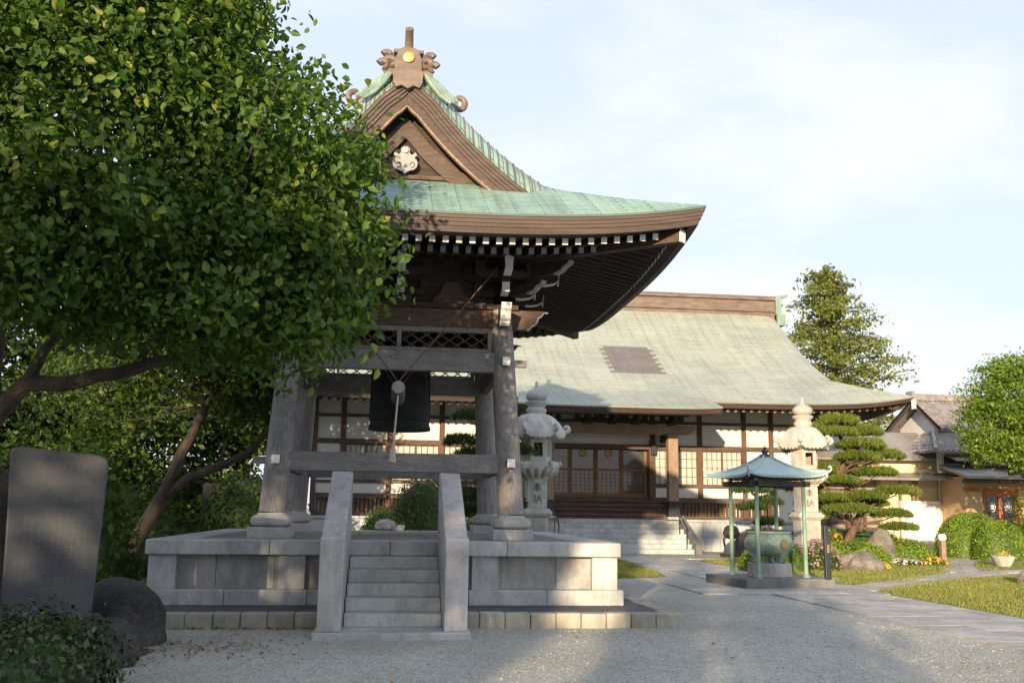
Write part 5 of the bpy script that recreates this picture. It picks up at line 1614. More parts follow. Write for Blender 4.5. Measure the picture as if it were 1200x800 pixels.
for k in range(4):
    c, s_ = math.cos(k*PI/2), math.sin(k*PI/2)
    for j in range(26):
        e = -0.98+1.96*(j+0.5)/26; px_, py_ = e*HR, -HR-0.005
        q = V3((CX+px_*c-py_*s_, CY+px_*s_+py_*c, pvz(e, 1)-0.035)); o = V3((s_, -c, 0))
        mb.tube([q-o*0.05, q+o*0.012], 0.026, 8)
tag(mb.build('eave_tiles', M['aqua_copper'], rf_), kind='stuff')
for k in range(4):
    a = PI/4+k*PI/2; c, s_ = math.cos(a), math.sin(a)
    pts = []; 
    for i in range(9):
        u = 0.08+0.92*i/8; r_ = u*HR*math.sqrt(2); pts.append((CX+r_*c, CY+r_*s_, pvz(1, u)+0.015))
    mb = MB(); mb.tube(pts, 0.028, 8); rr_ = mb.build('hip_roll', M['aqua_copper'], rf_)
    r1 = HR*math.sqrt(2); z1 = pvz(1, 1); pts = [(r1-.05, z1-.0), (r1+.04, z1+.01), (r1+.085, z1+.05), (r1+.09, z1+.10), (r1+.06, z1+.135), (r1+.03, z1+.12), (r1+.03, z1+.09)]
    mb = MB(); mb.tube([(CX+p*c, CY+p*s_, z) for p, z in pts], [0.034, 0.032, 0.028, 0.024, 0.02, 0.017, 0.014], 8)
    mb.tube([(CX+(r1-.02)*c, CY+(r1-.02)*s_, z1-.02), (CX+(r1-.01)*c, CY+(r1-.01)*s_, z1-.13)], [0.03, 0.015], 7)
    mb.build('corner_curl', M['aqua_copper'], rf_)
mb = MB(); mb.lathe([(0.13, 2.93), (0.13, 2.96), (0.07, 2.98), (0.065, 3.0), (0.10, 3.03), (0.10, 3.06), (0.04, 3.09), (0.05, 3.11), (0.01, 3.16)], CX, CY, 20); mb.build('finial', M['iron'], rf_)

pav.rotation_euler = (0, 0, 0.15); pav.scale = (0.9, 0.9, 1.0)
ib = thing('incense_burner', 'round green bronze incense burner with gold crest on a stone block', 'incense burner', (CX, CY, 0.215))
mb = MB(); mb.lathe([(0.50, 0.215), (0.49, 0.50), (0.46, 0.52)], CX, CY-0.05, 8, PI/8, False); mb.build('stone_block', M['granite_panel'], ib, 0.012)
cy_ = CY-0.05
for k in range(3):
    a = -PI/2+0.55+k*2*PI/3; c, s_ = math.cos(a), math.sin(a)
    mb = MB(); mb.tube([(CX+.36*c, cy_+.36*s_, 0.86), (CX+.37*c, cy_+.37*s_, 0.76), (CX+.33*c, cy_+.33*s_, 0.64), (CX+.32*c, cy_+.32*s_, 0.57), (CX+.34*c, cy_+.34*s_, 0.522)], [0.13, 0.115, 0.07, 0.065, 0.085], 12); mb.build('leg', M['cauldron'], ib)
mb = MB(); mb.lathe([(0.15, 0.66), (0.35, 0.69), (0.48, 0.77), (0.545, 0.89), (0.55, 0.98), (0.52, 1.07), (0.465, 1.13), (0.45, 1.155), (0.47, 1.175), (0.50, 1.185), (0.50, 1.22), (0.46, 1.225), (0.44, 1.19), (0.43, 1.10), (0.1, 1.08)], CX, cy_, 40); pot = mb.build('bowl', M['cauldron'], ib)
mb = MB(); mb.lathe([(0.46, 1.215), (0.51, 1.225), (0.505, 1.25), (0.46, 1.255), (0.44, 1.22)], CX, cy_, 36); mb.lathe([(0.43, 1.12), (0.42, 1.15), (0.05, 1.17)], CX, cy_, 24); mb.build('rim', M['iron'], ib)
mb = MB(); a = -PI/2+0.28; c, s_ = math.cos(a), math.sin(a); mb.tube([(CX+.535*c, cy_+.535*s_, 0.94), (CX+.565*c, cy_+.565*s_, 0.945), (CX+.57*c, cy_+.57*s_, 0.945)], [0.105, 0.10, 0.08], 24); mb.build('crest', M['dull_gold'], ib)
mb = MB(); mb.tube([(CX-.2, cy_-.1, 1.25), (CX-.2, cy_-.1, 1.33), (CX-.05, cy_-.15, 1.33), (CX-.05, cy_-.15, 1.25)], 0.012, 6); mb.tube([(CX+.0, cy_+.1, 1.16), (CX+.02, cy_+.1, 1.36)], 0.006, 5); mb.build('incense_rack', M['grey_paint'], ib)

sp = thing('signpost', 'slim black metal post standing on the pavilion slab', 'post', (9.62, 20.72, 0.215))
mb = MB(); mb.box(9.555, 9.685, 20.67, 20.77, 0.215, 1.36); mb.build('body', M['black_metal'], sp, 0.008)
mb = MB(); mb.box(9.60, 9.65, 20.663, 20.669, 0.78, 0.96); mb.build('plate', M['dull_gold'], sp)
mb = MB(); mb.tube([(9.66, 20.668, 1.27), (9.66, 20.655, 1.27)], 0.018, 10); mb.build('button', M['grey_paint'], sp)

ur = thing('iron_urn', 'dark iron lidded urn on tall legs beside the hall stairs', 'urn', (12.42, 34.6, 0))
mb = MB(); mb.box(12.08, 12.76, 34.28, 34.92, 0.0, 0.14); mb.build('base', M['iron'], ur, 0.012)
mb = MB(); mb.lathe([(0.08, 0.66), (0.2, 0.70), (0.29, 0.78), (0.31, 0.88), (0.27, 0.98), (0.22, 1.0)], 12.42, 34.6, 28); mb.build('bowl', M['iron'], ur)
mb = MB(); mb.lathe([(0.26, 1.0), (0.27, 1.03), (0.20, 1.11), (0.1, 1.16), (0.05, 1.17), (0.045, 1.21), (0.08, 1.25), (0.06, 1.31), (0.01, 1.34)], 12.42, 34.6, 28); mb.build('lid', M['iron'], ur)
for k in range(3):
    a = -PI/2+k*2*PI/3+0.5; c, s_ = math.cos(a), math.sin(a)
    mb = MB(); mb.tube([(12.42+.2*c, 34.6+.2*s_, 0.78), (12.42+.29*c, 34.6+.29*s_, 0.62), (12.42+.25*c, 34.6+.25*s_, 0.35), (12.42+.28*c, 34.6+.28*s_, 0.14)], [0.06, 0.045, 0.035, 0.05], 8); mb.build('leg', M['iron'], ur)
SHADE = [(0.70, -9, 1.0, 8.2, 'slim tree out of view at the courtyard edge, nearest the path', 190),
         (-1.15, -13, 0.50, 9.6, 'narrowest tree out of view at the courtyard edge', 170),
         (-3.2, -13, 0.50, 9.8, 'second narrow tree out of view, between the narrowest and the middle broad one', 170),
         (-5.7, -14, 1.8, 8.8, 'middle broad tree out of view at the courtyard edge', 300),
         (-10.3, -13, 2.4, 8.9, 'broadest tree out of view at the courtyard edge', 300),
         (-15.3, -13, 2.4, 9.3, 'round tree out of view at the courtyard edge, second from the far left', 240),
         (-20.0, -12, 2.6, 9.3, 'round tree out of view at the courtyard edge, farthest left', 240)]
# ------------------------------------------------------------------ the house at the right
ax = thing('annex_house', 'cream and ochre house with grey tiled roofs beside the temple hall', 'house', (27, 46, 0))
def tiled(rows_pts, name, pitch=0.27, material=None, thick=0.07, rib=0.045):
    """a roof plane given by its four corners (eave a, eave b, top b, top a) with rolled tile ribs"""
    a, b, c, d = [V3(p) for p in rows_pts]
    n = max(3, int((b-a).length/pitch)); m = max(2, int((d-a).length/0.26))
    nr = (b-a).cross(d-a).normalized()
    if nr.z < 0: nr = -nr
    mb = MB()
    rows = []
    for i in range(m):
        for k in (0, 1):
            t = (i+k)/m
            p, q = a.lerp(d, t), b.lerp(c, t)
            lift_ = nr*(0.028 if k == 0 else 0.0)
            rows.append([tuple(p.lerp(q, j/(n*6))+lift_+nr*(rib*(0.5+0.5*math.cos(2*PI*j/6))**1.5)) for j in range(n*6+1)])
    mb.grid(rows, smooth=False)
    mb.add([a-nr*thick, b-nr*thick, c-nr*thick, d-nr*thick], [(0, 1, 2, 3)])
    for p, q in ((a, b), (b, c), (c, d), (d, a)): mb.add([p-nr*thick, q-nr*thick, q+nr*0.03, p+nr*0.03], [(0, 1, 2, 3)])
    return mb.build(name, material or M['roof_tile'], ax, fix=False)
def slabroof(pts, name, thick=0.10, material=None):
    a, b, c, d = [V3(p) for p in pts]
    nr = (b-a).cross(d-a).normalized()
    if nr.z < 0: nr = -nr
    mb = MB(); mb.add([a, b, c, d, a-nr*thick, b-nr*thick, c-nr*thick, d-nr*thick], [(0,1,2,3),(7,6,5,4),(0,4,5,1),(1,5,6,2),(2,6,7,3),(3,7,4,0)])
    return mb.build(name, material or M['grey_metal_roof'], ax)
mb = MB(); mb.box(24.25, 26.45, 44.0, 44.2, 0.34, 2.26); mb.box(24.24, 26.45, 43.97, 44.2, 0.0, 0.34)
mb.box(26.30, 26.55, 43.95, 44.2, 2.26, 3.3); mb.box(26.55, 27.3, 43.9, 44.1, 0.3, 3.3)
mb.build('white_wall', M['plaster'], ax, 0.01)
mb = MB(); mb.box(26.05, 26.9, 43.60, 43.9, 0, 0.9); mb.build('plinth', M['hall_stone'], ax)
mb = MB(); mb.box(22.0, 27.3, 45.2, 45.3, 0, 3.35); mb.build('wall', M['cream'], ax)
mb = MB(); mb.box(25.15, 26.28, 44.6, 44.66, 2.26, 3.16); mb.build('screen', M['cream'], ax)
for x in (24.3, 24.95, 25.12): 
    mb = MB(); mb.box(x-.05, x+.05, 44.05, 44.15, 2.26, 3.32); mb.build('post', M['porch_wood'], ax)
mb = MB(); mb.box(26.78, 27.05, 43.86, 43.90, 2.2, 3.0); mb.build('window', M['dark_glass'], ax)
mb = MB(); mb.tube([(26.35, 43.9, 0.35), (26.35, 43.9, 3.3)], 0.035, 8); mb.build('downpipe', M['brown_copper'], ax)
# dark recess with timber screens left of the white wall
mb = MB(); mb.box(20.6, 24.2, 44.9, 45.0, 0.2, 3.3); mb.build('recess_wall', M['grey_metal_roof'], ax)
for x in (21.0, 21.9, 22.8, 23.7, 24.15):
    mb = MB(); mb.box(x-.06, x+.06, 44.75, 44.9, 0.1, 3.3); mb.build('post', M['brown_wood_z'], ax)
for z in (0.35, 1.15, 2.0):
    mb = MB(); mb.box(20.6, 24.2, 44.72, 44.75, z, z+.1); mb.build('rail', M['brown_wood_x'], ax)
slabroof([(20.2, 42.9, 3.30), (27.4, 42.9, 3.30), (27.4, 45.2, 3.78), (20.2, 45.2, 3.78)], 'lean_to_roof')
mb = MB(); mb.box(20.4, 25.9, 44.8, 44.95, 3.6, 4.35); mb.build('upper_wall', M['cream'], ax)
slabroof([(19.5, 43.6, 4.24), (26.3, 43.6, 4.28), (27.2, 47.4, 5.82), (19.5, 47.4, 5.78)], 'upper_roof', 0.12)
# gabled tile roof facing sideways
GX = 26.9
tiled([(GX, 44.7, 5.82), (36, 44.7, 5.82), (36, 47.2, 7.52), (GX, 47.2, 7.52)], 'tile_roof')
tiled([(36, 50.1, 6.1), (GX, 50.1, 6.1), (GX, 47.2, 7.52), (36, 47.2, 7.52)], 'tile_roof')
mb = MB(); mb.prism([(45.2, 4.5), (49.6, 4.5), (49.6, 6.15), (47.2, 7.3), (45.2, 5.95)], (27.5, 0, 0), (0, 1, 0), (0, 0, 1), (8.2, 0, 0)); mb.build('gable_wall', M['plaster'], ax)
mb = MB(); mb.beam((GX+.03, 44.6, 5.66), (GX+.03, 47.2, 7.42), 0.06, 0.24); mb.beam((GX+.03, 50.2, 5.98), (GX+.03, 47.2, 7.42), 0.06, 0.24); mb.build('bargeboard', M['brown_wood_y'], ax)
mb = MB(); mb.box(GX-.02, 36, 47.05, 47.35, 7.5, 7.72); mb.tube([(GX-.05, 47.2, 7.76), (36, 47.2, 7.76)], 0.09, 10); mb.box(GX-.14, GX+.06, 46.9, 47.5, 7.42, 7.95); mb.build('tile_ridge', M['roof_tile'], ax)
mb = MB(); mb.box(GX-.16, GX-.1, 46.6, 46.95, 7.0, 7.5); mb.build('gable_vent', M['white_paint'], ax)
# small tiled roof over the corner
tiled([(25.2, 42.3, 4.55), (28.6, 42.3, 4.6), (29.0, 44.9, 5.7), (26.6, 44.9, 5.65)], 'corner_roof')
tiled([(25.2, 45.6, 4.6), (25.2, 42.3, 4.55), (26.6, 44.9, 5.65), (26.6, 45.6, 5.66)], 'corner_roof')
mb = MB(); mb.tube([(25.15, 42.25, 4.62), (26.6, 44.9, 5.74), (29.0, 44.9, 5.79)], 0.09, 8); mb.build('corner_ridge', M['roof_tile'], ax)
mb = MB(); mb.box(25.9, 32.0, 43.4, 43.5, 3.6, 4.7); mb.build('corner_wall', M['plaster'], ax)
mb = MB(); mb.box(26.2, 27.6, 43.34, 43.39, 3.85, 4.4); mb.build('window', M['dark_glass'], ax)
slabroof([(26.0, 42.0, 4.16), (30, 42.0, 4.16), (30, 43.5, 4.5), (26.3, 43.5, 4.5)], 'awning', 0.07)
# entrance wing
mb = MB(); mb.box(26.3, 27.15, 42.0, 42.2, 0.2, 2.78); mb.box(28.95, 36.0, 42.0, 42.2, 0.2, 2.78); mb.box(26.3, 36.0, 42.02, 42.18, 2.78, 3.5); mb.box(26.3, 26.45, 42.2, 44, 0.2, 3.4); mb.build('ochre_wall', M['ochre'], ax)
mb = MB(); mb.box(26.2, 36.0, 41.9, 42.0, 2.72, 2.88); mb.build('lintel', M['orange_wood'], ax)
mb = MB()
for a, b in ((27.15, 27.25), (28.85, 28.95)): mb.box(a, b, 41.97, 42.15, 0.3, 2.72)
mb.box(27.25, 28.85, 41.97, 42.15, 2.6, 2.72); df = mb.build('door_frame', M['orange_wood'], ax)
for a, b in ((27.25, 28.05), (28.05, 28.85)):
    f = MB(); y = 42.05
    f.box(a, a+.09, y, y+.04, 0.35, 2.6); f.box(b-.09, b, y, y+.04, 0.35, 2.6); f.box(a+.09, b-.09, y, y+.04, 2.5, 2.6); f.box(a+.09, b-.09, y, y+.04, 0.35, 0.8)
    d_ = f.build('door', M['orange_wood'], ax)
    g = MB(); g.box(a+.05, b-.05, y+.045, y+.055, 0.4, 2.55); g.build('pane', M['dark_glass'], d_)
    xc = (a+b)/2; zc = 2.02; c = MB()
    for r_ in (0.20,): c.tube([(xc+r_*0.8*math.cos(t), y+.04, zc+r_*1.15*math.sin(t)) for t in np.linspace(0, 2*PI, 25)], 0.014, 6)
    for k in range(5):
        t = PI/2+k*2*PI/5; c.tube([(xc+.085*math.cos(t)*.8, y+.042, zc+.085*1.15*math.sin(t)), (xc+.085*math.cos(t)*.8, y+.036, zc+.085*1.15*math.sin(t))], 0.045, 10)
    c.tube([(xc, y+.042, zc), (xc, y+.034, zc)], 0.035, 10)
    c.build('crest', M['white_paint'], d_)
mb = MB(); mb.box(29.15, 29.45, 41.86, 42.0, 2.15, 2.62); mb.build('wall_lamp', M['lamp_white'], ax, 0.02)
slabroof([(25.6, 40.6, 3.36), (36, 40.6, 3.36), (36, 43.4, 3.98), (25.9, 43.4, 3.98)], 'entrance_roof', 0.12)
tiled([(28.5, 40.9, 4.1), (36, 40.9, 4.1), (36, 44, 5.3), (28.5, 44, 5.3)], 'entrance_tile_roof')
mb = MB(); mb.box(26.2, 36, 41.0, 42, 3.1, 3.24); mb.build('eave_board', M['brown_wood_x'], ax)
mb = MB(); mb.box(23.5, 36, 44.4, 51, 0, 4.4); mb.build('body', M['cream'], ax)

# ------------------------------------------------------------------ trees
# the broad leafy tree in front, at the left
nt_ = thing('leafy_tree', 'broad leafy tree filling the upper left before the bell tower', 'tree', (-5.2, 12.0, 0))
mb = MB()
limb(mb, (-5.35, 12.1, -0.1), (-4.75, 11.9, 2.5), 0.24, 0.17, 0.07, 7, sides=12)
limb(mb, (-4.75, 11.9, 2.5), (-4.5, 11.3, 4.4), 0.15, 0.09, 0.1, 6, sides=10)
limb(mb, (-4.75, 11.9, 2.45), (-4.2, 11.6, 3.0), 0.12, 0.10, 0.1, 5, sides=9)
limb(mb, (-4.2, 11.6, 3.0), (-2.9, 11.2, 3.15), 0.10, 0.075, 0.06, 6, 0.05, sides=9)
limb(mb, (-2.9, 11.2, 3.15), (-1.3, 10.9, 3.55), 0.075, 0.03, 0.08, 6, sides=8)
limb(mb, (-2.9, 11.2, 3.15), (-2.0, 10.6, 4.4), 0.05, 0.02, 0.1, 5, sides=7)
limb(mb, (-4.2, 11.6, 3.0), (-3.3, 10.8, 4.1), 0.07, 0.03, 0.1, 6, sides=8)
limb(mb, (-3.6, 11.2, 3.5), (-2.3, 10.7, 4.3), 0.04, 0.02, 0.1, 5, sides=7)
limb(mb, (-4.9, 12.0, 2.2), (-5.6, 11.4, 4.2), 0.10, 0.05, 0.1, 5, sides=8)
limb(mb, (-4.5, 11.3, 4.4), (-3.2, 10.6, 6.6), 0.08, 0.03, 0.1, 5, sides=8)
limb(mb, (-4.5, 11.3, 4.4), (-5.3, 10.8, 7.0), 0.08, 0.03, 0.1, 5, sides=8)
lobes = [(-3.3, 10.5, 6.1, 2.1, 1.9, 1.9), (-1.5, 10.4, 5.15, 1.35, 1.4, 1.45), (-1.15, 10.3, 4.15, 1.0, 1.1, 0.8), (-1.0, 10.5, 4.9, 0.85, 1.0, 1.0), (-4.7, 10.2, 5.2, 1.9, 1.8, 1.5),
         (-2.9, 10.2, 4.35, 1.35, 1.4, 0.75), (-2.2, 10.7, 6.3, 1.15, 1.2, 1.1), (-6.0, 10.8, 6.0, 2.2, 2.0, 2.2), (-4.0, 10.5, 7.6, 2.4, 2.0, 1.5), (-2.6, 10.4, 7.2, 1.2, 1.2, 0.9), (-4.6, 9.8, 4.2, 1.2, 1.2, 0.55), (-3.4, 10.0, 3.75, 1.2, 1.0, 0.45), (-1.9, 10.1, 3.6, 1.0, 1.0, 0.45), (-1.15, 10.3, 3.5, 0.85, 0.9, 0.5)]
p, nr, c = lobe_points(lobes, 2250, 44, 0.19, shell=0.6, flat=0.75)
nr = nr+np.repeat(rng.normal(0, 0.55, (len(c), 3)), 44, axis=0)
nodes = [(-4.5, 11.3, 4.4), (-2.9, 11.2, 3.15), (-2.0, 10.6, 4.4), (-3.3, 10.8, 4.1), (-2.3, 10.7, 4.3), (-5.6, 11.4, 4.2), (-3.2, 10.6, 6.6), (-5.3, 10.8, 7.0), (-4.0, 11.0, 5.4)]
for k in range(150):
    q = V3(c[k]); src = min((V3(x) for x in nodes), key=lambda x: (x-q).length)
    if (src-q).length < 2.4: limb(mb, src, q, 0.022, 0.006, 0.14, 4, sides=5)
mb.build('trunk', M['bark'], nt_, fix=False)
leaf_cloud('crown', p, nr, 0.095, M['leaf_near'], nt_, aspect=0.62, hang=0.7, rand=0.75)

# trees and shrubs behind it, left of the platform
t2 = thing('leaning_tree', 'leaning forked tree between the monument and the left tower pillar', 'tree', (-5.5, 21, 0))
mb = MB()
mb.tube([(-5.55, 21, -0.1), (-5.35, 21, 0.5), (-5.05, 21, 1.1), (-4.75, 21, 1.7), (-4.55, 21, 2.1)], [0.22, 0.18, 0.16, 0.15, 0.13], 12)
limb(mb, (-4.6, 21, 2.05), (-3.95, 21, 3.7), 0.14, 0.09, 0.05, 5, sides=9)
mb.tube([(-4.8, 21, 1.65), (-4.2, 20.95, 2.2), (-3.6, 20.9, 2.42), (-3.0, 20.9, 2.75), (-2.5, 20.9, 3.3), (-2.2, 20.9, 3.9)], [0.11, 0.10, 0.09, 0.075, 0.055, 0.03], 9)
limb(mb, (-3.95, 21, 3.7), (-3.2, 21, 5.2), 0.08, 0.03, 0.1, 5, sides=8); limb(mb, (-3.95, 21, 3.7), (-4.9, 21.2, 5.3), 0.08, 0.03, 0.1, 5, sides=8)
limb(mb, (-3.6, 20.9, 2.42), (-3.3, 21.2, 3.6), 0.04, 0.015, 0.1, 4, sides=6)
p, nr, c = lobe_points([(-4.6, 21, 5.2, 1.7, 1.5, 1.3), (-3.1, 21, 4.6, 1.2, 1.2, 1.3), (-6, 21, 4.3, 1.4, 1.4, 1.2), (-2.9, 21, 3.9, 0.8, 0.9, 0.6)], 340, 40, 0.26)
for k in range(50):
    q = V3(c[k]); src = min((V3(x) for x in ((-3.2, 21, 5.2), (-4.9, 21.2, 5.3), (-3.95, 21, 3.7), (-2.5, 20.9, 3.3))), key=lambda x: (x-q).length)
    limb(mb, src, q, 0.02, 0.006, 0.14, 3, sides=5)
mb.build('trunk', M['bark'], t2, fix=False)
leaf_cloud('crown', p, nr, 0.12, M['leaf_back'], t2, simple_q=True, hang=0.4)
BG = 'trees behind the monument'
tree('evergreen_tree', 'tall dark evergreen farthest left behind the monument', (-12.2, 28, 0), 2.0, [(-12.2, 28, 5.5, 2.6, 2.4, 3.2), (-10.8, 27.5, 3.2, 2.0, 2.0, 1.9), (-13, 27, 2.8, 2.2, 2, 1.8)], 520, 44, 0.34, 0.21, M['leaf_dark'], M['bark'], 0.26, BG)
tree('evergreen_tree', 'middle evergreen behind the leaning tree and the monument', (-8.4, 29, 0), 2.0, [(-8.4, 29, 5.6, 2.4, 2.2, 2.8), (-7.2, 28.5, 3.7, 1.7, 1.8, 1.5), (-9.2, 28.5, 3.0, 1.9, 1.8, 1.4)], 560, 44, 0.32, 0.18, M['leaf_back'], M['bark'], 0.24, BG)
tree('evergreen_tree', 'bright green tree just left of the hall behind the left tower pillar', (-4.7, 32, 0), 2.4, [(-4.9, 32, 5.6, 1.9, 1.9, 2.3), (-5.6, 31.6, 4.0, 1.6, 1.6, 1.2), (-4.4, 31.5, 4.0, 0.9, 1.1, 1.0), (-5.5, 31.8, 2.2, 1.5, 1.4, 1.2)], 520, 40, 0.30, 0.17, M['leaf_back'], M['bark'], 0.2, BG)
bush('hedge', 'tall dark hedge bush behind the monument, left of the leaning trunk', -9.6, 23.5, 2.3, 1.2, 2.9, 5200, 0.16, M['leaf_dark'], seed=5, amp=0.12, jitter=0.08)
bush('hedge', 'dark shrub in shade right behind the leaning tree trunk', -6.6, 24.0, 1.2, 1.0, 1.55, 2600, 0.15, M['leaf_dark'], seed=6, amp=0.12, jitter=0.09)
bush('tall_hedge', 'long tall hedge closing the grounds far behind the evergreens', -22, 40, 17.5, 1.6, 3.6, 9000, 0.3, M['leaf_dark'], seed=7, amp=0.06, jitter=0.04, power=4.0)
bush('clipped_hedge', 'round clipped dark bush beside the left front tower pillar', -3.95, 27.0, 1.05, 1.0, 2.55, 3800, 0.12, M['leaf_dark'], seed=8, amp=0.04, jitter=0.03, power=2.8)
bush('leafy_shrub', 'leafy shrub with pale leaves between monument and stone platform', -4.75, 16.2, 0.75, 0.8, 2.5, 2600, 0.14, M['leaf_mid'], seed=9, amp=0.15, jitter=0.14)
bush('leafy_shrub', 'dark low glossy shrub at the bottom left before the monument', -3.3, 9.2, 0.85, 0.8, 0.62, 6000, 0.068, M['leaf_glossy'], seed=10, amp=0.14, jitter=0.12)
st_ = MB(); st_.prism([(-0.36, 0), (0.36, 0), (0.36, 1.35), (0.3, 1.42), (-0.3, 1.42), (-0.36, 1.35)], (-5.0, 28.9, 0.85), (1, 0, 0), (0, 0, 1), (0, 0.5, 0))
sg_ = thing('grave_stone', 'dark upright gravestone beside the round clipped hedge', 'gravestone', (-5.0, 29.1, 0))
st_.build('stele', M['rock_dark'], sg_, 0.01)
mb = MB(); mb.box(-5.6, -4.4, 28.6, 29.7, 0, 0.45); mb.box(-5.45, -4.55, 28.72, 29.6, 0.45, 0.85); mb.build('base', M['slab_dark'], sg_, 0.015)

# inscribed monument and rocks
mo = thing('stone_monument', 'dark inscribed stone slab standing among rocks at the left', 'monument', (-3.62, 11.45, 0))
A = R(18); ux, uy = math.cos(A), math.sin(A)
outl = [(-0.47, 0.0), (0.42, 0.0), (0.445, 0.6), (0.46, 1.2), (0.475, 1.68), (0.45, 1.77), (0.37, 1.80), (-0.42, 1.87), (-0.51, 1.86), (-0.53, 1.80), (-0.50, 1.1)]
mb = MB(); mb.prism(outl, (-3.62, 11.3, 0.38), (ux, uy, 0), (0, 0, 1), (uy*-0.36*-1*-1, ux*0.36, 0)); sl_ = mb.build('slab', M['monument'], mo, 0.02)
mb = MB()
rs = random.Random(3)
for cx_ in [0.36-0.068*i for i in range(12)]:
    z = 1.70
    if cx_ > 0.3: z = 1.62
    while z > (0.35 if cx_ < 0.3 else 0.9):
        s_ = 0.040
        for k in range(4):
            a = (cx_+rs.uniform(-.4, .4)*s_, z+rs.uniform(-.45, .45)*s_); 
            b = (a[0]+rs.choice((0.7, 0.0))*s_*rs.uniform(.5, 1), a[1]-rs.choice((0.0, 0.7))*s_*rs.uniform(.3, 1))
            if abs(a[0]-b[0])+abs(a[1]-b[1]) < 0.01: b = (a[0]+.022, a[1])
            P0 = V3((-3.62+ux*a[0], 11.3+uy*a[0]-0.002, 0.38+a[1])); P1 = V3((-3.62+ux*b[0], 11.3+uy*b[0]-0.002, 0.38+b[1]))
            mb.beam(P0, P1, 0.004, 0.0045, up=(P1-P0).cross(V3((uy, -ux, 0))))
        z -= 0.056
mb.build('inscription', M['monument_text'], sl_, fix=False)
mb = MB(); mb.prism([(-0.62, 0), (0.6, 0), (0.55, 0.4), (-0.55, 0.4)], (-3.62-uy*-0.25, 11.3-0.2, 0.0), (ux, uy, 0), (0, 0, 1), (-uy*0.9, ux*0.9, 0)); mb.build('base', M['rock_dark'], mo, 0.05)
rock('rock', 'large dark rock at the foot of the monument by the kerb', -3.22, 12.45, 0.12, 0.60, 0.45, 0.50, M['rock_dark'], 4)
rock('rock', 'smaller dark rock in front of the monument beside the glossy shrub', -2.92, 10.85, 0.08, 0.36, 0.34, 0.42, M['rock_dark'], 9)
rock('rock', 'brown boulder at the left edge behind the dark monument', -4.75, 11.9, 0.6, 0.6, 0.4, 1.55, M['monument_edge'], 12, 0.1)

# plants behind the platform
bush('azalea_bush', 'dark azalea with pink flowers behind the platform stairs', 0.85, 26.0, 0.80, 0.75, 2.15, 3400, 0.095, M['leaf_flowering'], seed=11, amp=0.10, jitter=0.07, power=2.6)
bush('clipped_bush', 'bright green round bush left of the dark pink azalea', 0.02, 25.6, 0.85, 0.7, 1.62, 3000, 0.07, M['leaf_azalea'], seed=12, amp=0.04, jitter=0.025, power=2.4)
bush('clipped_bush', 'bright low bush seen between the right tower pillars', 2.6, 26.4, 1.25, 0.7, 1.42, 2600, 0.07, M['leaf_azalea'], seed=13, amp=0.05, jitter=0.03)
mb_o = rock('white_rock', 'larger white stone at the back edge of the platform', -0.10, 21.62, PT+0.12, 0.20, 0.15, 0.155, M['white_rock'], 21)
mb_o = rock('white_rock', 'smaller white stone at the back edge of the platform', 0.20, 21.66, PT+0.05, 0.14, 0.10, 0.085, M['white_rock'], 22)

# cloud pruned pines
def pad_cloud(name, cx, cy, cz, rx, ry, rz, n, mat_, parent):
    d = rng.normal(0, 1, (n, 3)); d[:, 2] = np.abs(d[:, 2])*1.0 - 0.25*(rng.uniform(0, 1, n) < 0.25)
    d /= np.linalg.norm(d, axis=1)[:, None]
    r_ = rng.uniform(0.55, 1.0, n)[:, None]**0.5
    lum = 1+0.18*np.sin(d[:, 0]*5+cx*7)*np.cos(d[:, 1]*5+cz*3)
    p = np.array([cx, cy, cz]) + d*r_*np.array([rx, ry, rz])*lum[:, None]
    up = d*np.array([0.7, 0.7, 0.5]) + np.array([0, 0, 0.75]) + rng.normal(0, 0.35, (n, 3))
    up /= np.linalg.norm(up, axis=1)[:, None]
    s_ = np.cross(up, rng.normal(0, 1, (n, 3))); s_ /= np.linalg.norm(s_, axis=1)[:, None]
    L = 0.13*rng.uniform(0.6, 1.3, n)[:, None]
    v = np.stack([p-s_*0.017, p+s_*0.017, p+up*L+s_*0.006, p+up*L-s_*0.006], 1).reshape(-1, 3)
    return fast_mesh(name, v, 4, mat_, parent)
def pine(label, base, trunk, pads, mat_, dens=1500, spread=1.0):
    pads = [(base[0]+(a-base[0])*spread, b, c, r_*(1+(spread-1)*0.35), h*(1-(spread-1)*0.7)) for a, b, c, r_, h in pads]
    t = thing('pine_tree', label, 'pine', base, 'cloud pruned pines')
    mb = MB(); mb.tube(trunk, [0.17-0.13*i/(len(trunk)-1) for i in range(len(trunk))], 10)
    for cx, cy, cz, rx, rz in pads:
        q = V3((cx, cy, cz-0.02)); src = min((V3(x) for x in trunk), key=lambda x: (x-q).length + max(0, x.z-q.z)*2)
        limb(mb, src, q, 0.055, 0.02, 0.12, 4, sides=6)
    mb.build('trunk', M['pine_bark'], t, fix=False)
    for cx, cy, cz, rx, rz in pads:
        pad_cloud('foliage_pad', cx, cy, cz, rx, rx*0.9, rz, int(dens*(rx/0.6)**1.7), mat_, t)
    return t
P = 31.2
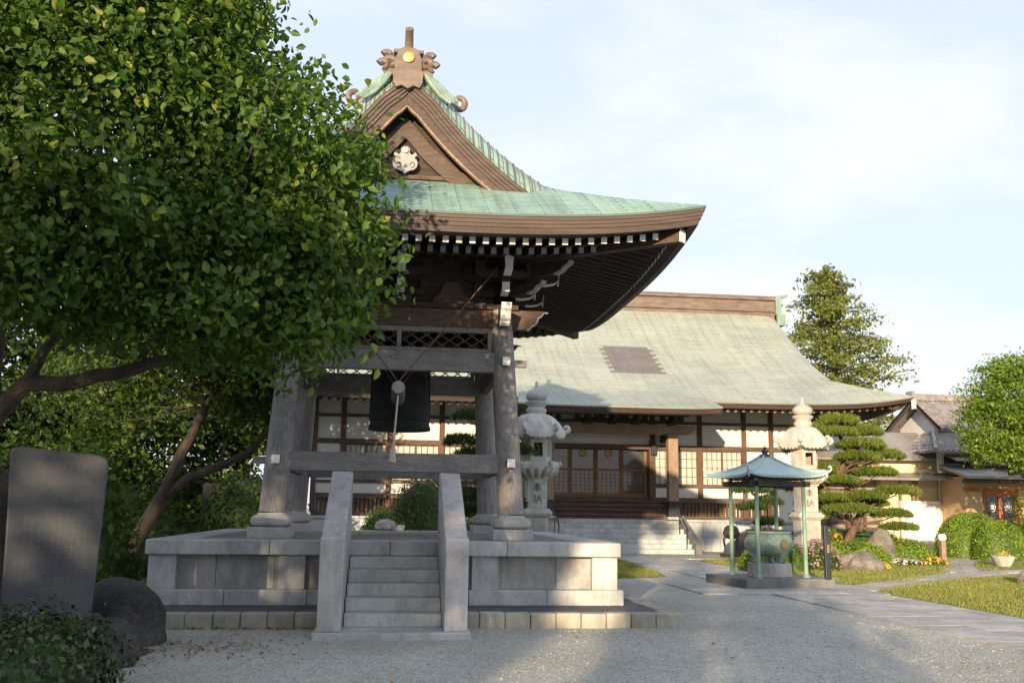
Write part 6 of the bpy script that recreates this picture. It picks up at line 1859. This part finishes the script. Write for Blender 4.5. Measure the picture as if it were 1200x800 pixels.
pine('cloud pruned pine with flat sunlit pads beside the right stone lantern', (15.25, P, 0),
     [(15.25, P, -0.1), (15.15, P, 0.6), (15.5, P, 1.2), (15.75, P-.05, 1.75), (15.45, P, 2.4), (15.1, P, 3.0), (15.3, P, 3.7), (15.1, P, 4.3), (15.05, P, 4.7)],
     [(15.1, P, 4.62, .66, .36), (14.4, P+.2, 4.32, .66, .32), (15.8, P-.1, 4.28, .6, .30), (14.9, P-.5, 4.2, .55, .30), (15.55, P-.4, 3.82, .75, .30), (16.3, P, 3.50, .70, .28), (15.4, P-.5, 3.42, .68, .28),
      (14.6, P+.1, 3.02, .55, .28), (15.95, P-.3, 2.92, .68, .25), (14.95, P-.5, 2.62, .52, .25), (16.65, P, 2.30, .70, .26), (15.6, P-.4, 2.12, .62, .26), (14.9, P-.2, 2.05, .6, .24), (15.1, P-.6, 1.68, .75, .26),
      (16.4, P-.2, 1.55, .62, .24), (14.2, P, 1.45, .6, .26), (14.4, P+.2, 0.9, .6, .26), (16.7, P+.1, 1.12, .55, .2), (14.2, P+.6, 3.7, .5, .25), (14.3, P+.6, 2.4, .55, .25), (16.0, P+.8, 1.9, .7, .25), (15.6, P+.8, 3.0, .7, .26), (14.8, P+.9, 1.9, .7, .26)], M['needle'], 1900, 1.28)
pine('small dark pine with low pads left of the right stone lantern', (12.55, 32.2, 0),
     [(12.75, 32.2, -0.1), (12.7, 32.2, 0.6), (12.5, 32.2, 1.2), (12.55, 32.2, 1.8), (12.45, 32.2, 2.2)], [(12.25, 32.1, 2.3, .62, .24), (12.3, 32.1, 1.72, .5, .2), (12.9, 32.2, 1.2, .5, .24), (12.6, 32.0, 0.75, .5, .26), (13.0, 32.5, 1.9, .5, .24)], M['needle_dark'], 1500)
P = 27.4
pine('dark cloud pruned pine behind the right pillars of the bell tower', (2.0, P, 0),
     [(1.9, P, -0.1), (2.15, P, 0.7), (2.45, P, 1.4), (2.5, P, 2.2), (2.6, P, 3.0), (2.7, P, 3.8), (2.75, P, 4.5)],
     [(2.1, P, 4.15, .42, .22), (1.95, P, 3.42, .5, .24), (2.25, P-.2, 3.02, .5, .24), (3.0, P, 4.65, .5, .25), (3.3, P, 4.35, .4, .2), (3.5, P, 3.2, .5, .25), (2.2, P, 1.85, .55, .35), (2.9, P, 2.3, .5, .25), (3.3, P-.1, 1.7, .5, .3), (2.2, P-.2, 1.4, .45, .28), (2.7, P, 5.0, .45, .25)], M['needle_dark'], 1500)

# trees behind the roofs
cf = thing('conifer_tree', 'tall pointed conifer rising behind the right end of the hall roof', 'tree', (30.2, 62, 0))
mb = MB(); mb.tube([(30.2, 62, 0), (30.1, 62, 8), (29.7, 62, 14), (29.45, 62, 18.6)], [0.45, 0.32, 0.16, 0.03], 10)
pts = []; nrs = []
rs = np.random.default_rng(31)
for k in range(105):
    z = 3.5+14.9*(k/105)**0.93
    rmax = 0.22+7.2*((18.9-z)/15.4)**0.74*(0.62+0.5*rs.uniform())
    if 10.5 < z < 13.2 and rs.uniform() < 0.35: rmax *= 1.25
    a = k*2.399+rs.normal(0, .3)
    x0 = 30.1-(z-8)*0.06
    tip = np.array([x0+rmax*math.cos(a), 62+rmax*math.sin(a), z+0.12*rmax+rs.normal(0, .2)])
    st0 = np.array([x0, 62, z])
    mid = (st0+tip)/2+np.array([0, 0, 0.05*rmax])
    mb.tube([tuple(st0), tuple(mid), tuple(tip)], [0.07, 0.045, 0.015], 5)
    n = int(34+150*min(1, rmax/3))
    t = rs.uniform(0.12, 1.05, n)[:, None]
    base = st0*(1-t)+tip*t+np.array([0, 0, 0.05*rmax])*np.sin(PI*t)
    side = rs.normal(0, 1, (n, 3))*np.array([0.34, 0.34, 0.22])*(0.55+0.45*min(1, rmax/3))
    side[:, 2] -= 0.18
    pts.append(base+side); nrs.append(np.tile([0.0, 0.0, 0.3], (n, 1))+side*1.6)
mb.build('trunk', M['bark'], cf, fix=False)
leaf_cloud('crown', np.concatenate(pts), np.concatenate(nrs), 0.31, M['leaf_conifer'], cf, aspect=0.45, hang=0.3, rand=0.8, simple_q=True)
tree('broadleaf_tree', 'bright green broadleaf tree at the right edge before the ochre house', (24.6, 34.5, 0), 2.6, [(24.3, 34.5, 6.2, 1.9, 1.9, 1.6), (23.0, 34.3, 5.0, 1.5, 1.6, 1.3), (22.5, 34.2, 4.1, 1.0, 1.2, 0.75), (23.8, 34, 4.0, 1.3, 1.3, 0.8), (25.5, 34.5, 5, 1.8, 1.8, 1.8), (22.6, 34.4, 6.0, 1.1, 1.2, 0.9), (23.6, 34.4, 7.1, 1.1, 1.2, 0.7)], 620, 40, 0.2, 0.13, M['leaf_bright'], M['bark'], 0.2, None, twigs=90)
tree('broadleaf_tree', 'yellow green tree glimpsed under the right eave of the hall', (22.5, 49, 0), 2.6, [(22.2, 49, 5.2, 1.6, 1.6, 1.2), (23.2, 49, 5.0, 1.3, 1.3, 1.0), (21, 49, 4.8, 1.3, 1.3, 1.0)], 90, 36, 0.3, 0.2, M['leaf_bright'], M['bark'], 0.18, None, twigs=20)

# ------------------------------------------------------------------ garden at the right
bush('clipped_hedge', 'long low clipped hedge behind the flat brown rock', 14.0, 28.9, 1.35, 0.85, 0.80, 4800, 0.065, M['leaf_azalea'], seed=41, amp=0.05, jitter=0.03, power=2.8)
bush('clipped_hedge', 'low yellow green clipped bush between standing stone and white garden lamp', 17.05, 31.2, 1.1, 0.8, 0.85, 3800, 0.07, M['leaf_azalea'], seed=42, amp=0.08, jitter=0.05, power=2.5)
bush('clipped_hedge', 'dark low clipped hedge under the right side of the sunlit pine', 17.1, 33.6, 1.5, 0.8, 1.15, 3600, 0.075, M['leaf_mid'], seed=43, amp=0.08, jitter=0.05, power=2.6)
bush('clipped_hedge', 'wide low ground hedge around the foot of the sunlit pine', 14.6, 32.2, 1.7, 0.9, 0.72, 3600, 0.08, M['leaf_mid'], seed=44, amp=0.12, jitter=0.08)
bush('round_bush', 'taller round clipped bush in front of the ochre house door', 22.45, 35.7, 1.35, 1.1, 1.86, 7600, 0.07, M['leaf_azalea'], seed=45, amp=0.04, jitter=0.02, power=2.4)
bush('round_bush', 'lower round clipped bush touching the taller one in front of it', 22.75, 34.4, 1.0, 0.9, 1.42, 4600, 0.07, M['leaf_azalea'], seed=46, amp=0.04, jitter=0.02, power=2.3)
bush('leafy_shrub', 'dark low shrub right of the two round clipped bushes', 25.3, 35.4, 1.25, 1.0, 1.25, 3200, 0.09, M['leaf_mid'], seed=47, amp=0.10, jitter=0.08)
bush('leafy_shrub', 'loose upright shrub before the ochre wall at the right edge', 27.1, 38.4, 1.0, 0.9, 2.5, 1900, 0.13, M['leaf_mid'], seed=48, amp=0.16, jitter=0.16, core=0.7)
bush('leafy_shrub', 'small green shrub left behind the incense burner', 10.35, 26.8, 0.5, 0.5, 0.72, 1300, 0.08, M['leaf_azalea'], seed=49, amp=0.10, jitter=0.07)
bush('leafy_shrub', 'green shrub right behind the incense burner', 11.55, 27.3, 0.62, 0.55, 0.75, 1500, 0.08, M['leaf_mid'], seed=50, amp=0.10, jitter=0.07)
def flowers(name, label, cx, cy, rx, ry, h, n, size, petal, green=M['leaf_mid'], ng=900, seed=1):
    t = thing(name, label, 'flowers', (cx, cy, 0))
    d = rng.normal(0, 1, (ng, 3)); d[:, 2] = np.abs(d[:, 2]); d /= np.linalg.norm(d, axis=1)[:, None]
    p = np.array([cx, cy, 0])+d*np.array([rx, ry, h])*rng.uniform(0.6, 1.0, ng)[:, None]
    leaf_cloud('leaves', p, d, 0.08, green, t, simple_q=True)
    d = rng.normal(0, 1, (n, 3)); d[:, 2] = np.abs(d[:, 2])+0.25; d /= np.linalg.norm(d, axis=1)[:, None]
    p = np.array([cx, cy, 0.02])+d*np.array([rx, ry, h])*1.03
    leaf_cloud('blossoms', p, d, size, petal, t, aspect=0.95, rand=0.4, simple_q=True)
    return t
flowers('flowering_bush', 'pink flowering bush behind the black signpost', 12.35, 27.2, 0.68, 0.55, 0.85, 420, 0.075, M['petal_pink'])
flowers('flower_patch', 'white and lilac flowers in front of the standing stone', 16.4, 29.9, 0.75, 0.35, 0.2, 200, 0.07, M['petal_white'], ng=400)
flowers('flower_patch', 'yellow flowers at the foot of the white garden lamp', 17.6, 30.1, 0.45, 0.3, 0.24, 110, 0.075, M['petal_yellow'], ng=300)
flowers('flower_patch', 'small yellow flower clump beside the flat brown rock', 14.75, 27.95, 0.24, 0.18, 0.2, 70, 0.08, M['petal_yellow'], ng=160)
flowers('flower_patch', 'tiny yellow green plants between pine and right stone lantern', 14.3, 30.0, 0.3, 0.25, 0.95, 120, 0.08, M['petal_yellow'], ng=300)
rock('rock', 'flat brown rock lying before the low clipped hedge', 13.75, 27.45, 0.16, 0.70, 0.42, 0.34, M['rock'], 51)
rock('standing_rock', 'upright pointed stone between the clipped hedge and the flowers', 15.75, 30.1, 0.34, 0.52, 0.4, 0.82, M['rock'], 53, 0.13)
rock('rock', 'pale stone on the lawn at the right edge', 15.55, 22.35, 0.12, 0.28, 0.2, 0.24, M['rock'], 57)
rock('rock', 'brown stone half hidden behind the iron urn', 13.2, 35.2, 0.3, 0.45, 0.4, 0.62, M['rock'], 58)
gl = thing('garden_lamp', 'white topped garden lamp on a brown wooden post', 'lamp', (18.3, 30.7, 0))
mb = MB(); mb.box(18.22, 18.38, 30.62, 30.78, -0.02, 0.78); mb.build('post', M['porch_wood'], gl, 0.01)
mb = MB(); mb.lathe([(0.04, 0.78), (0.10, 0.79), (0.135, 0.85), (0.135, 0.93), (0.10, 0.99), (0.03, 1.01)], 18.3, 30.7, 20); mb.build('lamp_shade', M['lamp_white'], gl)
pt_ = thing('plant_pot', 'pale bowl shaped plant pot on the grass by the round bushes', 'plant pot', (19.9, 29.9, 0))
mb = MB(); mb.lathe([(0.20, 0.0), (0.24, 0.05), (0.34, 0.24), (0.37, 0.33), (0.34, 0.34), (0.31, 0.29), (0.05, 0.28)], 19.9, 29.9, 26); mb.build('bowl', M['granite_white'], pt_)
p, nr, c = lobe_points([(19.9, 29.9, 0.38, 0.22, 0.22, 0.1)], 8, 14, 0.06); leaf_cloud('plant', p, nr, 0.07, M['petal_yellow'], pt_, simple_q=True)

# ------------------------------------------------------------------ trees out of view behind the camera, whose shade falls across the courtyard
def sw(s_, w_): return (s_+0.364*w_, w_)
def shade_tree(s_, w_, r_, h, label, k=150, z0=0.0):
    x, y = sw(s_, w_)
    tree('shade_tree', label, (x, y, 0), max(1.2, h*0.25), [(x, y, h-r_*0.9, r_*0.95, r_*0.95, r_*0.9), (x, y, h*0.52, r_, r_, h*0.26), (x+.2, y-.2, h*0.24, r_*0.98, r_*0.98, h*0.24)], k, 46, min(0.45, r_*0.3), 0.34 if r_ > 1 else 0.2, M['leaf_dark'], M['bark'], 0.22, 'trees along the courtyard edge out of view', twigs=20)
for s_, w_, r_, h, lb, k in SHADE:
    shade_tree(s_, w_, r_, h, lb, k)
#END
